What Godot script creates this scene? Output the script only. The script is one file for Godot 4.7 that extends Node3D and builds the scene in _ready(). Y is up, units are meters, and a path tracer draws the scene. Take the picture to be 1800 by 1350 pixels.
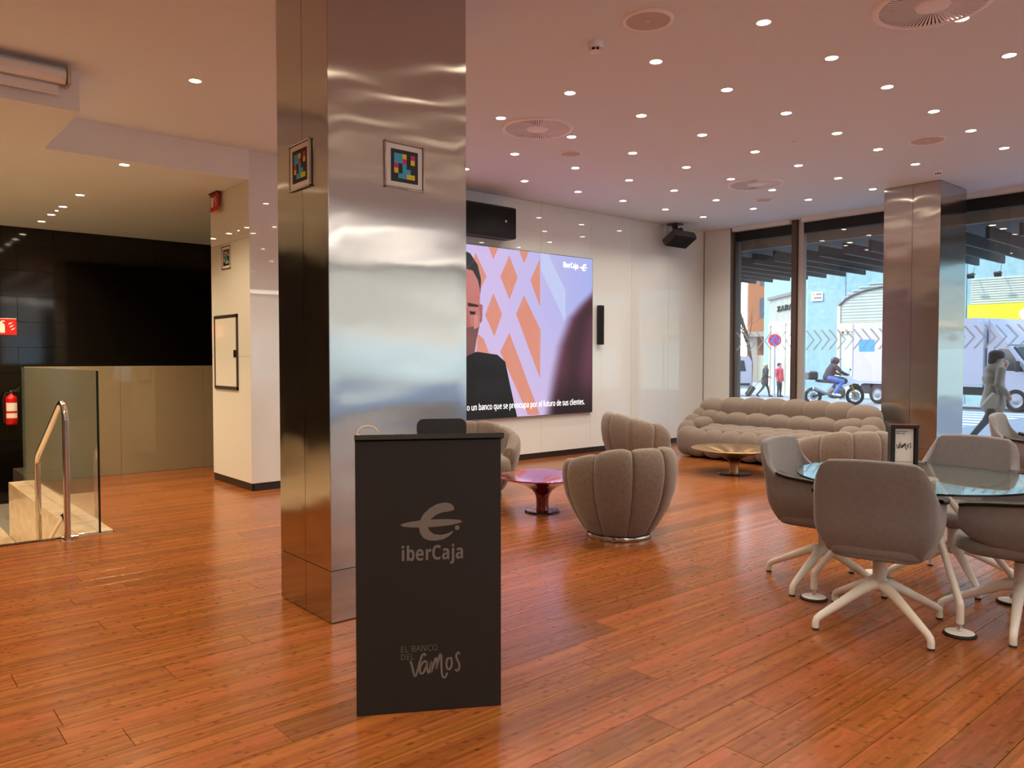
extends Node3D
# A bank lobby with a bamboo floor, steel-clad columns, a video wall, a lounge and the street behind the shop windows.
# World frame: x runs along the video wall towards the shop windows, -z towards the video wall, metres, y up.

const CEIL := 3.68          # ceiling height
const SOFFIT := 3.364       # lowered ceiling over the stairs
const WALL_Z := -8.19       # face of the video wall
const WIN_X := 11.75        # plane of the shop windows
const STREET := -0.22
var M := {}
var used := {}
var rng := RandomNumberGenerator.new()

class MB:
	var v := PackedVector3Array()
	var n := PackedVector3Array()
	var uv := PackedVector2Array()
	var c := PackedColorArray()
	var ix := PackedInt32Array()
	var col := Color.WHITE
	func vert(p: Vector3, nn: Vector3, t := Vector2.ZERO) -> int:
		v.append(p); n.append(nn); uv.append(t); c.append(col)
		return v.size() - 1
	# flat polygon, its points counter-clockwise seen from outside
	func poly(p: Array, t: Array = []) -> void:
		var nn := Vector3.ZERO
		for i in p.size():
			nn += (p[i] as Vector3).cross(p[(i + 1) % p.size()])
		nn = nn.normalized()
		var b := v.size()
		for i in p.size():
			vert(p[i], nn, t[i] if t.size() > i else Vector2.ZERO)
		for i in range(1, p.size() - 1):
			ix.append_array([b, b + i + 1, b + i])
	# flat polygon turned away from a point inside the body
	func out(p: Array, inside: Vector3, t: Array = []) -> void:
		var nn := ((p[1] - p[0]) as Vector3).cross(p[2] - p[0])
		if nn.dot((p[0] as Vector3) - inside) < 0.0:
			p = p.duplicate(); p.reverse()
			if t.size(): t = t.duplicate(); t.reverse()
		poly(p, t)
	func box(at: Vector3, size: Vector3, ch := 0.0, b := Basis.IDENTITY) -> void:
		var h := size * 0.5
		if ch <= 0.0:
			for a in 3:
				for s in [-1.0, 1.0]:
					var q := []
					var uvq := []
					for k in [[-1, -1], [1, -1], [1, 1], [-1, 1]]:
						var p := Vector3.ZERO
						p[a] = s * h[a]; p[(a + 1) % 3] = k[0] * h[(a + 1) % 3]; p[(a + 2) % 3] = k[1] * h[(a + 2) % 3]
						q.append(at + b * p)
						if a == 0: uvq.append(Vector2(p.z, -p.y))
						elif a == 1: uvq.append(Vector2(p.x, p.z))
						else: uvq.append(Vector2(p.x, -p.y))
					out(q, at, uvq)
			return
		ch = minf(ch, minf(h.x, minf(h.y, h.z)) * 0.98)
		var V := func(s: Array, a: int) -> Vector3:
			var p := Vector3(s[0] * (h.x - ch), s[1] * (h.y - ch), s[2] * (h.z - ch))
			p[a] = s[a] * h[a]
			return at + b * p
		for a in 3:
			var e := (a + 1) % 3
			var g := (a + 2) % 3
			for s in [-1, 1]:
				var q := []
				var uvq := []
				for k in [[-1, -1], [1, -1], [1, 1], [-1, 1]]:
					var sg := [0, 0, 0]
					sg[a] = s; sg[e] = k[0]; sg[g] = k[1]
					q.append(V.call(sg, a))
					var lp: Vector3 = b.inverse() * (q[-1] - at)
					if a == 0: uvq.append(Vector2(lp.z, -lp.y))
					elif a == 1: uvq.append(Vector2(lp.x, lp.z))
					else: uvq.append(Vector2(lp.x, -lp.y))
				out(q, at, uvq)
			for s in [-1, 1]:
				for r in [-1, 1]:
					var q2 := []
					for k in [[-1, a], [1, a], [1, e], [-1, e]]:
						var sg := [0, 0, 0]
						sg[a] = s; sg[e] = r; sg[g] = k[0]
						q2.append(V.call(sg, k[1]))
					out(q2, at)
		for x in [-1, 1]:
			for y in [-1, 1]:
				for z in [-1, 1]:
					out([V.call([x, y, z], 0), V.call([x, y, z], 1), V.call([x, y, z], 2)], at)
	# smooth surface through rows of points; the normal is (along rows) x (along columns), or the other way with flip
	func grid(P: Array, close_i := false, close_j := false, flip := false, uvs: Array = []) -> void:
		var R := P.size()
		var C: int = P[0].size()
		var b := v.size()
		for i in R:
			for j in C:
				var i0 := (i - 1 + R) % R if close_i else maxi(i - 1, 0)
				var i1 := (i + 1) % R if close_i else mini(i + 1, R - 1)
				var j0 := (j - 1 + C) % C if close_j else maxi(j - 1, 0)
				var j1 := (j + 1) % C if close_j else mini(j + 1, C - 1)
				var du: Vector3 = P[i1][j] - P[i0][j]
				var dv: Vector3 = P[i][j1] - P[i][j0]
				if du.length_squared() < 1e-14: du = P[i1][(j + C / 2) % C] * -1.0 + P[i0][(j + C / 2) % C] if false else (P[i1][j1] - P[i0][j0])
				if dv.length_squared() < 1e-14:
					# a pole: look one row further in
					var k := i1 if i == 0 else i0
					dv = P[k][j1] - P[k][j0]
				var nn := du.cross(dv).normalized()
				if flip: nn = -nn
				vert(P[i][j], nn, uvs[i][j] if uvs.size() else Vector2(float(i), float(j)))
		for i in (R if close_i else R - 1):
			for j in (C if close_j else C - 1):
				var a := b + i * C + j
				var d := b + ((i + 1) % R) * C + j
				var e := b + ((i + 1) % R) * C + (j + 1) % C
				var f := b + i * C + (j + 1) % C
				if flip: ix.append_array([a, d, e, a, e, f])
				else: ix.append_array([a, e, d, a, f, e])
	func tube(pts: Array, rad, sides := 8, caps := true) -> void:
		var P := []
		var up := Vector3.UP
		var t0: Vector3 = (pts[1] - pts[0]).normalized()
		if absf(t0.dot(up)) > 0.95: up = Vector3.RIGHT
		var nx := t0.cross(up).normalized()
		for i in pts.size():
			var t: Vector3
			if i == 0: t = (pts[1] - pts[0]).normalized()
			elif i == pts.size() - 1: t = (pts[i] - pts[i - 1]).normalized()
			else: t = ((pts[i] - pts[i - 1]).normalized() + (pts[i + 1] - pts[i]).normalized()).normalized()
			nx = (nx - t * nx.dot(t)).normalized()
			var ny := t.cross(nx)
			var r: float = rad[i] if rad is Array else rad
			var row := []
			for k in sides:
				var a := TAU * k / sides
				row.append(pts[i] + (nx * cos(a) + ny * sin(a)) * r)
			P.append(row)
		grid(P, false, true, true)
		if caps:
			var q: Array = P[0].duplicate(); q.reverse(); poly(q)
			poly(P[-1])
	# profile of (radius, height) turned about y
	func lathe(prof: Array, seg := 24, at := Vector3.ZERO, b := Basis.IDENTITY, sharp := false) -> void:
		if sharp:
			for k in prof.size() - 1:
				lathe([prof[k], prof[k + 1]], seg, at, b)
			return
		var P := []
		for k in prof.size():
			var row := []
			for s in seg:
				var a := TAU * s / seg
				row.append(at + b * Vector3(cos(a) * prof[k].x, prof[k].y, sin(a) * prof[k].x))
			P.append(row)
		# a two-row band needs the normal of its own slope, which the grid finds
		grid(P, false, true, false)
	# outline in the xy plane pushed along z by depth (front face at z = +depth/2)
	func prism(pl: PackedVector2Array, depth: float, xf := Transform3D.IDENTITY) -> void:
		if not Geometry2D.is_polygon_clockwise(pl):
			pass
		else:
			pl.reverse()
		var tri := Geometry2D.triangulate_polygon(pl)
		var h := depth * 0.5
		for k in range(0, tri.size(), 3):
			var a := pl[tri[k]]
			var bb := pl[tri[k + 1]]
			var cc := pl[tri[k + 2]]
			if (bb - a).cross(cc - a) < 0.0:
				var w := bb; bb = cc; cc = w
			poly([xf * Vector3(a.x, a.y, h), xf * Vector3(bb.x, bb.y, h), xf * Vector3(cc.x, cc.y, h)], [a, bb, cc])
			poly([xf * Vector3(a.x, a.y, -h), xf * Vector3(cc.x, cc.y, -h), xf * Vector3(bb.x, bb.y, -h)], [a, cc, bb])
		for k in pl.size():
			var a := pl[k]
			var e := pl[(k + 1) % pl.size()]
			poly([xf * Vector3(a.x, a.y, -h), xf * Vector3(e.x, e.y, -h), xf * Vector3(e.x, e.y, h), xf * Vector3(a.x, a.y, h)])
	# rounded pillow: a superellipsoid
	func pillow(at: Vector3, half: Vector3, e1 := 0.6, e2 := 0.6, b := Basis.IDENTITY, nu := 12, nv := 16) -> void:
		var pw := func(x: float, e: float) -> float: return signf(x) * pow(absf(x), e)
		var P := []
		for i in nu + 1:
			var th := -PI / 2 + PI * i / nu
			var row := []
			for j in nv:
				var ph := TAU * j / nv
				row.append(at + b * Vector3(half.x * pw.call(cos(th), e1) * pw.call(cos(ph), e2), half.y * pw.call(sin(th), e1), half.z * pw.call(cos(th), e1) * pw.call(sin(ph), e2)))
			P.append(row)
		grid(P, false, true, false)
	# flat ribbon of a pen stroke in the xy plane at z
	func stroke(pts: Array, w: float, depth: float, xf: Transform3D) -> void:
		var L := []
		var R := []
		for i in pts.size():
			var a: Vector2 = pts[maxi(i - 1, 0)]
			var e: Vector2 = pts[mini(i + 1, pts.size() - 1)]
			var s := (e - a).normalized().orthogonal() * w * 0.5
			L.append(pts[i] + s); R.append(pts[i] - s)
		for i in pts.size() - 1:
			for z in [depth]:
				var q := [L[i], R[i], R[i + 1], L[i + 1]]
				var p3 := []
				for p in q: p3.append(xf * Vector3(p.x, p.y, z))
				out(p3, xf * Vector3(pts[i].x, pts[i].y, -1.0))
	func mesh() -> ArrayMesh:
		var a := []
		a.resize(Mesh.ARRAY_MAX)
		a[Mesh.ARRAY_VERTEX] = v; a[Mesh.ARRAY_NORMAL] = n; a[Mesh.ARRAY_TEX_UV] = uv; a[Mesh.ARRAY_COLOR] = c; a[Mesh.ARRAY_INDEX] = ix
		var m := ArrayMesh.new()
		m.add_surface_from_arrays(Mesh.PRIMITIVE_TRIANGLES, a)
		return m

func numbered(called: String) -> String:
	if not used.has(called):
		used[called] = 0
		return called
	used[called] += 1
	return "%s_%03d" % [called, used[called]]

func tag(o: Node, label: String, category: String, group := "", kind := "") -> void:
	o.set_meta("label", label)
	o.set_meta("category", category)
	if group: o.set_meta("group", group)
	if kind: o.set_meta("kind", kind)

func thing(called: String, label: String, category: String, at := Vector3.ZERO, turn := 0.0, group := "") -> Node3D:
	var o := Node3D.new()
	o.name = numbered(called)
	add_child(o)
	o.position = at
	o.rotation.y = turn
	tag(o, label, category, group)
	return o

# one mesh: a part under its thing, or a piece of the setting at the top
func part(called: String, mb: MB, mat: Material, parent: Node = null, label := "") -> MeshInstance3D:
	return shared(called, mb.mesh(), mat, parent, label)

func shared(called: String, mesh: Mesh, mat: Material, parent: Node = null, label := "") -> MeshInstance3D:
	var o := MeshInstance3D.new()
	o.mesh = mesh
	o.material_override = mat
	if parent == null:
		o.name = numbered(called)
		add_child(o)
	else:
		o.name = called
		parent.add_child(o, true)
	if label: o.set_meta("label", label)
	return o

func struct(called: String, mb: MB, mat: Material, label := "") -> MeshInstance3D:
	var o := part(called, mb, mat)
	o.set_meta("kind", "structure")
	if label: o.set_meta("label", label)
	return o

func struct_node(called: String, label := "") -> Node3D:
	var o := Node3D.new()
	o.name = numbered(called)
	add_child(o)
	o.set_meta("kind", "structure")
	if label: o.set_meta("label", label)
	return o

func copy(src: Node3D, at: Vector3, turn: float, label := "") -> Node3D:
	var base := String(src.name).rstrip("0123456789").trim_suffix("_")
	var o: Node3D = src.duplicate()
	o.name = numbered(base)
	add_child(o)
	o.position = at
	o.rotation.y = turn
	if label: o.set_meta("label", label)
	return o

func box_mb(at: Vector3, size: Vector3, ch := 0.0) -> MB:
	var m := MB.new()
	m.box(at, size, ch)
	return m

func span_mb(a: Vector3, b: Vector3, ch := 0.0) -> MB:
	return box_mb((a + b) * 0.5, (b - a).abs(), ch)

func text_part(called: String, words: String, size: float, width: float, depth: float, mat: Material, parent: Node, at: Vector3, b := Basis.IDENTITY, font := "Droid Sans", weight := 400, align := HORIZONTAL_ALIGNMENT_LEFT) -> MeshInstance3D:
	var tm := TextMesh.new()
	var f := SystemFont.new()
	f.font_names = PackedStringArray([font])
	f.font_weight = weight
	tm.font = f
	tm.text = words
	tm.font_size = 64
	tm.pixel_size = size / 64.0
	tm.depth = depth
	tm.horizontal_alignment = align
	tm.vertical_alignment = VERTICAL_ALIGNMENT_BOTTOM
	var o := shared(called, tm, mat, parent)
	var ab := tm.get_aabb()
	var sx := width / ab.size.x if width > 0.0 and ab.size.x > 0.0 else 1.0
	o.transform = Transform3D(b * Basis.from_scale(Vector3(sx, 1, 1)), at)
	return o

func hair_line(p: Array) -> Array:          # a smooth curve through pen points
	var c := Curve2D.new()
	for i in p.size():
		var t: Vector2 = (p[mini(i + 1, p.size() - 1)] - p[maxi(i - 1, 0)]) / 6.0
		c.add_point(p[i], -t, t)
	c.bake_interval = 0.02
	return Array(c.tessellate(3, 4))

func _ready() -> void:
	rng.seed = 3
	# camera: 26 mm equivalent lens, held at 1.45 m, tipped 1.9 degrees down
	var cam := Camera3D.new()
	cam.name = "camera"
	cam.fov = 52.76
	cam.near = 0.05
	cam.far = 400.0
	add_child(cam)
	cam.position = Vector3(0, 1.45, 0)
	cam.rotation_degrees = Vector3(-1.9, -40.9, 0)
	cam.current = true
	# sky
	var sky := ProceduralSkyMaterial.new()
	sky.sky_top_color = Color(0.62, 0.73, 0.87)
	sky.sky_horizon_color = Color(0.95, 0.96, 0.96)
	sky.ground_horizon_color = Color(0.70, 0.74, 0.78)
	sky.ground_bottom_color = Color(0.40, 0.42, 0.45)
	sky.sky_energy_multiplier = 2.3
	sky.sun_angle_max = 1.0
	var s := Sky.new()
	s.sky_material = sky
	var env := Environment.new()
	env.background_mode = Environment.BG_SKY
	env.sky = s
	env.tonemap_mode = Environment.TONE_MAPPER_LINEAR
	env.tonemap_exposure = 1.06
	env.sdfgi_enabled = true
	env.ssao_enabled = true
	env.ssil_enabled = true
	var we := WorldEnvironment.new()
	we.name = "environment"
	we.environment = env
	add_child(we)
	var sun := DirectionalLight3D.new()
	sun.name = "sun"
	sun.light_color = Color(1.0, 0.95, 0.86)
	sun.light_energy = 1.8
	sun.light_angular_distance = 0.5
	sun.shadow_enabled = true
	add_child(sun)
	sun.look_at_from_position(Vector3(-5.0, 27.0, -3.0), Vector3(0, 20, 0) + Vector3(0, 0, 0))
	make_materials()
	build_shell()
	build_windows()
	build_ceiling_things()
	build_wall_things()
	build_stair_things()
	build_lectern()
	build_lounge()
	build_tables()
	build_street()

# ---------------------------------------------------------------- materials
func mat(called: String, color: Color, rough := 0.6, metal := 0.0, spec := 0.5) -> StandardMaterial3D:
	var m := StandardMaterial3D.new()
	m.resource_name = called
	m.albedo_color = color
	m.roughness = rough
	m.metallic = metal
	m.metallic_specular = spec
	M[called] = m
	return m

func glow(called: String, color: Color, energy: float) -> StandardMaterial3D:
	var m := mat(called, Color(0.9, 0.9, 0.9), 0.5)
	m.emission_enabled = true
	m.emission = color
	m.emission_energy_multiplier = energy
	return m

func tex(im: Image) -> ImageTexture:
	im.generate_mipmaps()
	return ImageTexture.create_from_image(im)

func noise(sd: int, freq: float, oct := 3) -> FastNoiseLite:
	var f := FastNoiseLite.new()
	f.seed = sd
	f.frequency = freq
	f.fractal_octaves = oct
	f.noise_type = FastNoiseLite.TYPE_SIMPLEX_SMOOTH
	return f

# carbonised bamboo: narrow strips with dark knuckles; the picture covers 2.4 m x 0.6 m
func bamboo() -> ImageTexture:
	var w := 1536
	var h := 512
	var im := Image.create(w, h, false, Image.FORMAT_RGB8)
	var r := RandomNumberGenerator.new()
	r.seed = 11
	var strips := 32
	var sh := h / strips
	var grain := noise(5, 0.9, 2)
	var cloud := noise(6, 0.012, 3)
	for s in strips:
		var tone := r.randf_range(0.92, 1.08)
		var red := r.randf_range(-0.04, 0.04)
		var knots := []
		var x := r.randi_range(0, 200)
		while x < w:
			knots.append([x, r.randf_range(0.04, 0.34), r.randi_range(5, 24)])
			x += r.randi_range(60, 380)
		for yy in sh:
			var y := s * sh + yy
			for xx in w:
				var t := tone + 0.09 * grain.get_noise_2d(xx * 0.03, y * 0.9) + 0.10 * cloud.get_noise_2d(xx * 0.5, y * 2.0 + s * 40.0)
				im.set_pixel(xx, y, Color(0.565 * t, (0.326 + red * 0.35) * t, (0.150 - red * 0.2) * t * t))
		for k in knots:
			for dx in k[2]:
				for yy in sh - 2:
					var px: int = (k[0] + dx + (yy / 3)) % w
					var y2 := s * sh + 1 + yy
					var c := im.get_pixel(px, y2)
					var f: float = 1.0 - k[1] * (0.5 + 0.5 * sin(PI * (dx + 0.5) / k[2])) * r.randf_range(0.5, 1.0)
					im.set_pixel(px, y2, Color(c.r * f, c.g * f * 0.97, c.b * f * 0.95))
	return tex(im)

func weave(a: Color, b: Color, sd: int) -> ImageTexture:
	var im := Image.create(256, 256, false, Image.FORMAT_RGB8)
	var nz := noise(sd, 0.35, 2)
	var big := noise(sd + 1, 0.02, 2)
	for y in 256:
		for x in 256:
			var k := (x + (y if (x / 16) % 2 == 0 else 16 - y % 16)) % 8
			var t := clampf(0.5 + (0.30 if k < 4 else -0.30) + 0.35 * nz.get_noise_2d(x, y) + 0.25 * big.get_noise_2d(x, y), 0.0, 1.0)
			im.set_pixel(x, y, a.lerp(b, t))
	return tex(im)

func cloudy(a: Color, b: Color, sd: int, freq: float, stretch := Vector2.ONE, size := 512) -> ImageTexture:
	var im := Image.create(size, size, false, Image.FORMAT_RGB8)
	var nz := noise(sd, freq, 5)
	for y in size:
		for x in size:
			# blend the four copies so that the picture repeats without a seam
			var u := float(x) / size
			var w := float(y) / size
			var n00 := nz.get_noise_2d(x * stretch.x, y * stretch.y)
			var n10 := nz.get_noise_2d((x - size) * stretch.x, y * stretch.y)
			var n01 := nz.get_noise_2d(x * stretch.x, (y - size) * stretch.y)
			var n11 := nz.get_noise_2d((x - size) * stretch.x, (y - size) * stretch.y)
			var t := lerpf(lerpf(n00, n10, u), lerpf(n01, n11, u), w)
			im.set_pixel(x, y, a.lerp(b, clampf(0.5 + 0.9 * t, 0, 1)))
	return tex(im)

func triplanar(m: StandardMaterial3D, t: Texture2D, scale: Vector3, world := true) -> void:
	m.albedo_texture = t
	m.uv1_triplanar = true
	m.uv1_world_triplanar = world
	m.uv1_scale = scale
	m.uv1_triplanar_sharpness = 4.0

func fabric(called: String, a: Color, b: Color, sd: int) -> void:
	var m := mat(called, Color.WHITE, 0.95, 0.0, 0.3)
	triplanar(m, weave(a, b, sd), Vector3(5, 5, 5), false)
	m.rim_enabled = true
	m.rim = 0.6
	m.rim_tint = 0.5

func make_materials() -> void:
	var w := mat("bamboo_floor", Color.WHITE, 0.21, 0.0, 0.44)
	w.albedo_texture = bamboo()
	w.vertex_color_use_as_albedo = true
	mat("floor_underlay", Color(0.10, 0.05, 0.03), 0.9)
	mat("ceiling_paint", Color(0.87, 0.90, 0.93), 0.75)
	mat("white_paint", Color(0.92, 0.92, 0.91), 0.55)
	mat("white_glass_panel", Color(0.90, 0.90, 0.88), 0.02, 0.0, 0.62)
	mat("panel_joint", Color(0.45, 0.43, 0.40), 0.8)
	mat("dark_skirting", Color(0.16, 0.13, 0.12), 0.35)
	var st := mat("brushed_steel", Color(0.77, 0.75, 0.73), 0.16, 1.0)
	st.anisotropy_enabled = true
	st.anisotropy = 1.0
	var st2 := mat("polished_steel", Color(0.80, 0.77, 0.74), 0.10, 1.0)
	st2.resource_name = "polished_steel"
	mat("chrome", Color(0.88, 0.87, 0.86), 0.04, 1.0)
	mat("steel_joint", Color(0.08, 0.07, 0.07), 0.6)
	mat("matte_black", Color(0.115, 0.108, 0.108), 0.48, 0.0, 0.45)
	mat("black_plastic", Color(0.035, 0.035, 0.038), 0.45)
	mat("black_mesh", Color(0.02, 0.02, 0.022), 0.9)
	mat("grey_print", Color(0.40, 0.37, 0.36), 0.6)
	mat("grey_print_dim", Color(0.33, 0.31, 0.30), 0.6)
	var blk := mat("black_stone", Color.WHITE, 0.07, 0.0, 0.5)
	triplanar(blk, cloudy(Color(0.045, 0.035, 0.03), Color(0.075, 0.06, 0.05), 21, 0.02), Vector3(0.8, 0.8, 0.8))
	var mar := mat("cream_marble", Color.WHITE, 0.16)
	triplanar(mar, cloudy(Color(0.80, 0.70, 0.58), Color(0.90, 0.83, 0.73), 22, 0.012, Vector2(1.0, 2.2)), Vector3(0.5, 0.5, 0.5))
	mat("taupe_glass", Color(0.60, 0.55, 0.44), 0.05, 0.0, 0.5)
	mat("cream_wall", Color(0.80, 0.70, 0.56), 0.5)
	var pane := mat("window_pane", Color(0.90, 0.97, 0.97, 0.03), 0.0)
	pane.transparency = BaseMaterial3D.TRANSPARENCY_ALPHA
	var gl := mat("railing_glass", Color(0.70, 0.82, 0.78, 0.10), 0.0)
	gl.transparency = BaseMaterial3D.TRANSPARENCY_ALPHA
	var tg := mat("table_glass", Color(0.60, 0.80, 0.76, 0.05), 0.0, 0.0, 0.6)
	tg.transparency = BaseMaterial3D.TRANSPARENCY_ALPHA
	mat("glass_edge", Color(0.04, 0.12, 0.10), 0.1)
	var film := mat("frosted_film", Color(0.80, 0.80, 0.80, 0.50), 0.9)
	film.backlight_enabled = true
	film.backlight = Color(0.8, 0.8, 0.8)
	film.transparency = BaseMaterial3D.TRANSPARENCY_ALPHA
	mat("frame_steel", Color(0.76, 0.72, 0.68), 0.35, 0.1)
	mat("frame_bronze", Color(0.36, 0.29, 0.25), 0.45, 0.1)
	mat("dark_frame", Color(0.05, 0.055, 0.05), 0.5)
	mat("canopy_dark", Color(0.055, 0.06, 0.06), 0.6)
	mat("canopy_beam", Color(0.50, 0.45, 0.36), 0.6)
	fabric("taupe_boucle", Color(0.40, 0.35, 0.305), Color(0.57, 0.505, 0.45), 31)
	fabric("chair_cloth", Color(0.435, 0.415, 0.41), Color(0.515, 0.49, 0.485), 33)
	mat("chair_cloth_seam", Color(0.20, 0.16, 0.14), 0.9)
	mat("white_metal", Color(0.86, 0.83, 0.79), 0.38)
	mat("black_rubber", Color(0.03, 0.03, 0.03), 0.7)
	var red := mat("ruby_lacquer", Color(0.50, 0.03, 0.10), 0.08, 0.35, 0.7)
	red.clearcoat_enabled = true
	red.clearcoat = 1.0
	red.clearcoat_roughness = 0.03
	mat("champagne_metal", Color(0.80, 0.67, 0.50), 0.34, 1.0)
	mat("smoked_glass", Color(0.05, 0.04, 0.04), 0.06)
	mat("red_plastic", Color(0.72, 0.05, 0.05), 0.35)
	mat("sign_red", Color(0.78, 0.06, 0.07), 0.5)
	mat("sign_white", Color(0.92, 0.90, 0.86), 0.5)
	mat("label_white", Color(0.88, 0.86, 0.84), 0.5)
	mat("paper", Color(0.90, 0.87, 0.84), 0.8)
	mat("ink", Color(0.03, 0.03, 0.03), 0.8)
	mat("code_black", Color(0.035, 0.035, 0.04), 0.5)
	mat("code_blue", Color(0.25, 0.66, 0.80), 0.5)
	mat("code_yellow", Color(0.92, 0.80, 0.12), 0.5)
	mat("code_pink", Color(0.80, 0.08, 0.42), 0.5)
	var acr := mat("clear_acrylic", Color(0.95, 0.95, 0.95, 0.12), 0.0)
	acr.transparency = BaseMaterial3D.TRANSPARENCY_ALPHA
	mat("vent_paint", Color(0.95, 0.94, 0.95), 0.5)
	mat("vent_dark", Color(0.10, 0.08, 0.09), 0.8)
	mat("speaker_cloth", Color(0.78, 0.74, 0.72), 0.85)
	mat("grey_metal", Color(0.34, 0.30, 0.29), 0.4, 0.6)
	mat("stand_wood", Color(0.24, 0.10, 0.07), 0.3)
	mat("cream_cord", Color(0.88, 0.74, 0.62), 0.5)
	# street
	var asph := mat("asphalt", Color.WHITE, 0.85)
	triplanar(asph, cloudy(Color(0.44, 0.45, 0.46), Color(0.54, 0.55, 0.56), 41, 0.05), Vector3(0.3, 0.3, 0.3))
	var pav := mat("paving", Color.WHITE, 0.8)
	triplanar(pav, cloudy(Color(0.56, 0.58, 0.60), Color(0.66, 0.68, 0.70), 42, 0.04), Vector3(0.3, 0.3, 0.3))
	mat("paving_joint", Color(0.36, 0.38, 0.42), 0.9)
	mat("road_paint", Color(0.80, 0.82, 0.82), 0.7)
	var st3 := mat("pale_blue_stone", Color.WHITE, 0.7)
	triplanar(st3, cloudy(Color(0.43, 0.57, 0.60), Color(0.50, 0.64, 0.66), 43, 0.03), Vector3(0.2, 0.2, 0.2))
	mat("pale_stone_dark", Color(0.42, 0.55, 0.60), 0.7)
	mat("shop_shutter", Color(0.62, 0.66, 0.62), 0.5)
	mat("shop_cream", Color(0.76, 0.72, 0.60), 0.6)
	mat("shop_glass", Color(0.70, 0.80, 0.80), 0.05)
	mat("bronze_trim", Color(0.30, 0.28, 0.27), 0.5)
	var br := mat("brown_brick", Color.WHITE, 0.85)
	triplanar(br, cloudy(Color(0.50, 0.30, 0.17), Color(0.66, 0.42, 0.26), 44, 0.05), Vector3(0.4, 0.4, 0.4))
	mat("grey_render", Color(0.56, 0.52, 0.46), 0.8)
	mat("window_dark", Color(0.30, 0.33, 0.36), 0.06)
	mat("cream_facade", Color(0.80, 0.75, 0.66), 0.8)
	mat("yellow_sign", Color(0.72, 0.72, 0.02), 0.5)
	mat("blue_panel", Color(0.10, 0.50, 0.86), 0.4)
	mat("van_white", Color(0.64, 0.63, 0.68), 0.3)
	mat("van_trim", Color(0.10, 0.10, 0.11), 0.6)
	mat("car_glass", Color(0.12, 0.16, 0.19), 0.03)
	mat("tyre", Color(0.03, 0.03, 0.03), 0.8)
	mat("rim_metal", Color(0.50, 0.51, 0.53), 0.35, 0.8)
	mat("tail_red", Color(0.80, 0.05, 0.12), 0.3)
	mat("silver_paint", Color(0.55, 0.58, 0.62), 0.3, 0.4)
	mat("bark", Color(0.28, 0.22, 0.17), 0.9)
	mat("galvanised", Color(0.56, 0.60, 0.63), 0.45, 0.5)
	mat("sign_blue", Color(0.12, 0.28, 0.75), 0.4)
	var body := mat("skin_and_cloth", Color.WHITE, 0.85)
	body.vertex_color_use_as_albedo = true
	mat("bike_black", Color(0.04, 0.045, 0.06), 0.3)
	mat("bike_white", Color(0.78, 0.80, 0.84), 0.3)
	mat("bike_gold", Color(0.70, 0.52, 0.16), 0.3, 0.8)
	mat("canvas_bag", Color(0.60, 0.54, 0.45), 0.85)
	mat("black_hat", Color(0.03, 0.032, 0.035), 0.9)
	mat("suitcase_black", Color(0.04, 0.045, 0.05), 0.5)
	mat("leaf_pale", Color(0.46, 0.44, 0.22), 0.8)
	glow("lamp_lens", Color(1.0, 0.92, 0.80), 28.0)
	glow("added_tube_lens", Color(1.0, 0.97, 0.92), 5.0)  # glow of the added tube lights, out of view
	glow("canopy_lens", Color(1.0, 0.84, 0.60), 4.0)

# ---------------------------------------------------------------- the room
func tinted(mb: MB, c: Color) -> MB:
	mb.col = c
	return mb

func plank_mb(m: MB, x0: float, x1: float, z0: float, z1: float, r: RandomNumberGenerator) -> void:
	var t := r.randf_range(0.85, 1.12)
	if r.randf() < 0.12: t *= 0.80
	m.col = Color(t * r.randf_range(0.97, 1.03), t, t * r.randf_range(0.92, 1.08))
	var o := Vector2(r.randf(), r.randi_range(0, 31) / 32.0)
	var e := 0.0012
	var f := 0.0022
	var uvf := func(p: Vector3) -> Vector2: return Vector2((p.x - x0) / 2.4, (p.z - z0) / 0.6) + o
	var A := [Vector3(x0 + f, 0, z0 + f), Vector3(x0 + f, 0, z1 - f), Vector3(x1 - f, 0, z1 - f), Vector3(x1 - f, 0, z0 + f)]
	var B := [Vector3(x0 + e, -0.0006, z0 + e), Vector3(x0 + e, -0.0006, z1 - e), Vector3(x1 - e, -0.0006, z1 - e), Vector3(x1 - e, -0.0006, z0 + e)]
	var D := [Vector3(x0 + e, -0.014, z0 + e), Vector3(x0 + e, -0.014, z1 - e), Vector3(x1 - e, -0.014, z1 - e), Vector3(x1 - e, -0.014, z0 + e)]
	m.poly(A, A.map(uvf))
	for k in 4:
		var j := (k + 1) % 4
		m.poly([B[k], B[j], A[j], A[k]], [uvf.call(B[k]), uvf.call(B[j]), uvf.call(A[j]), uvf.call(A[k])])
		m.poly([D[k], D[j], B[j], B[k]], [uvf.call(D[k]), uvf.call(D[j]), uvf.call(B[j]), uvf.call(B[k])])

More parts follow.
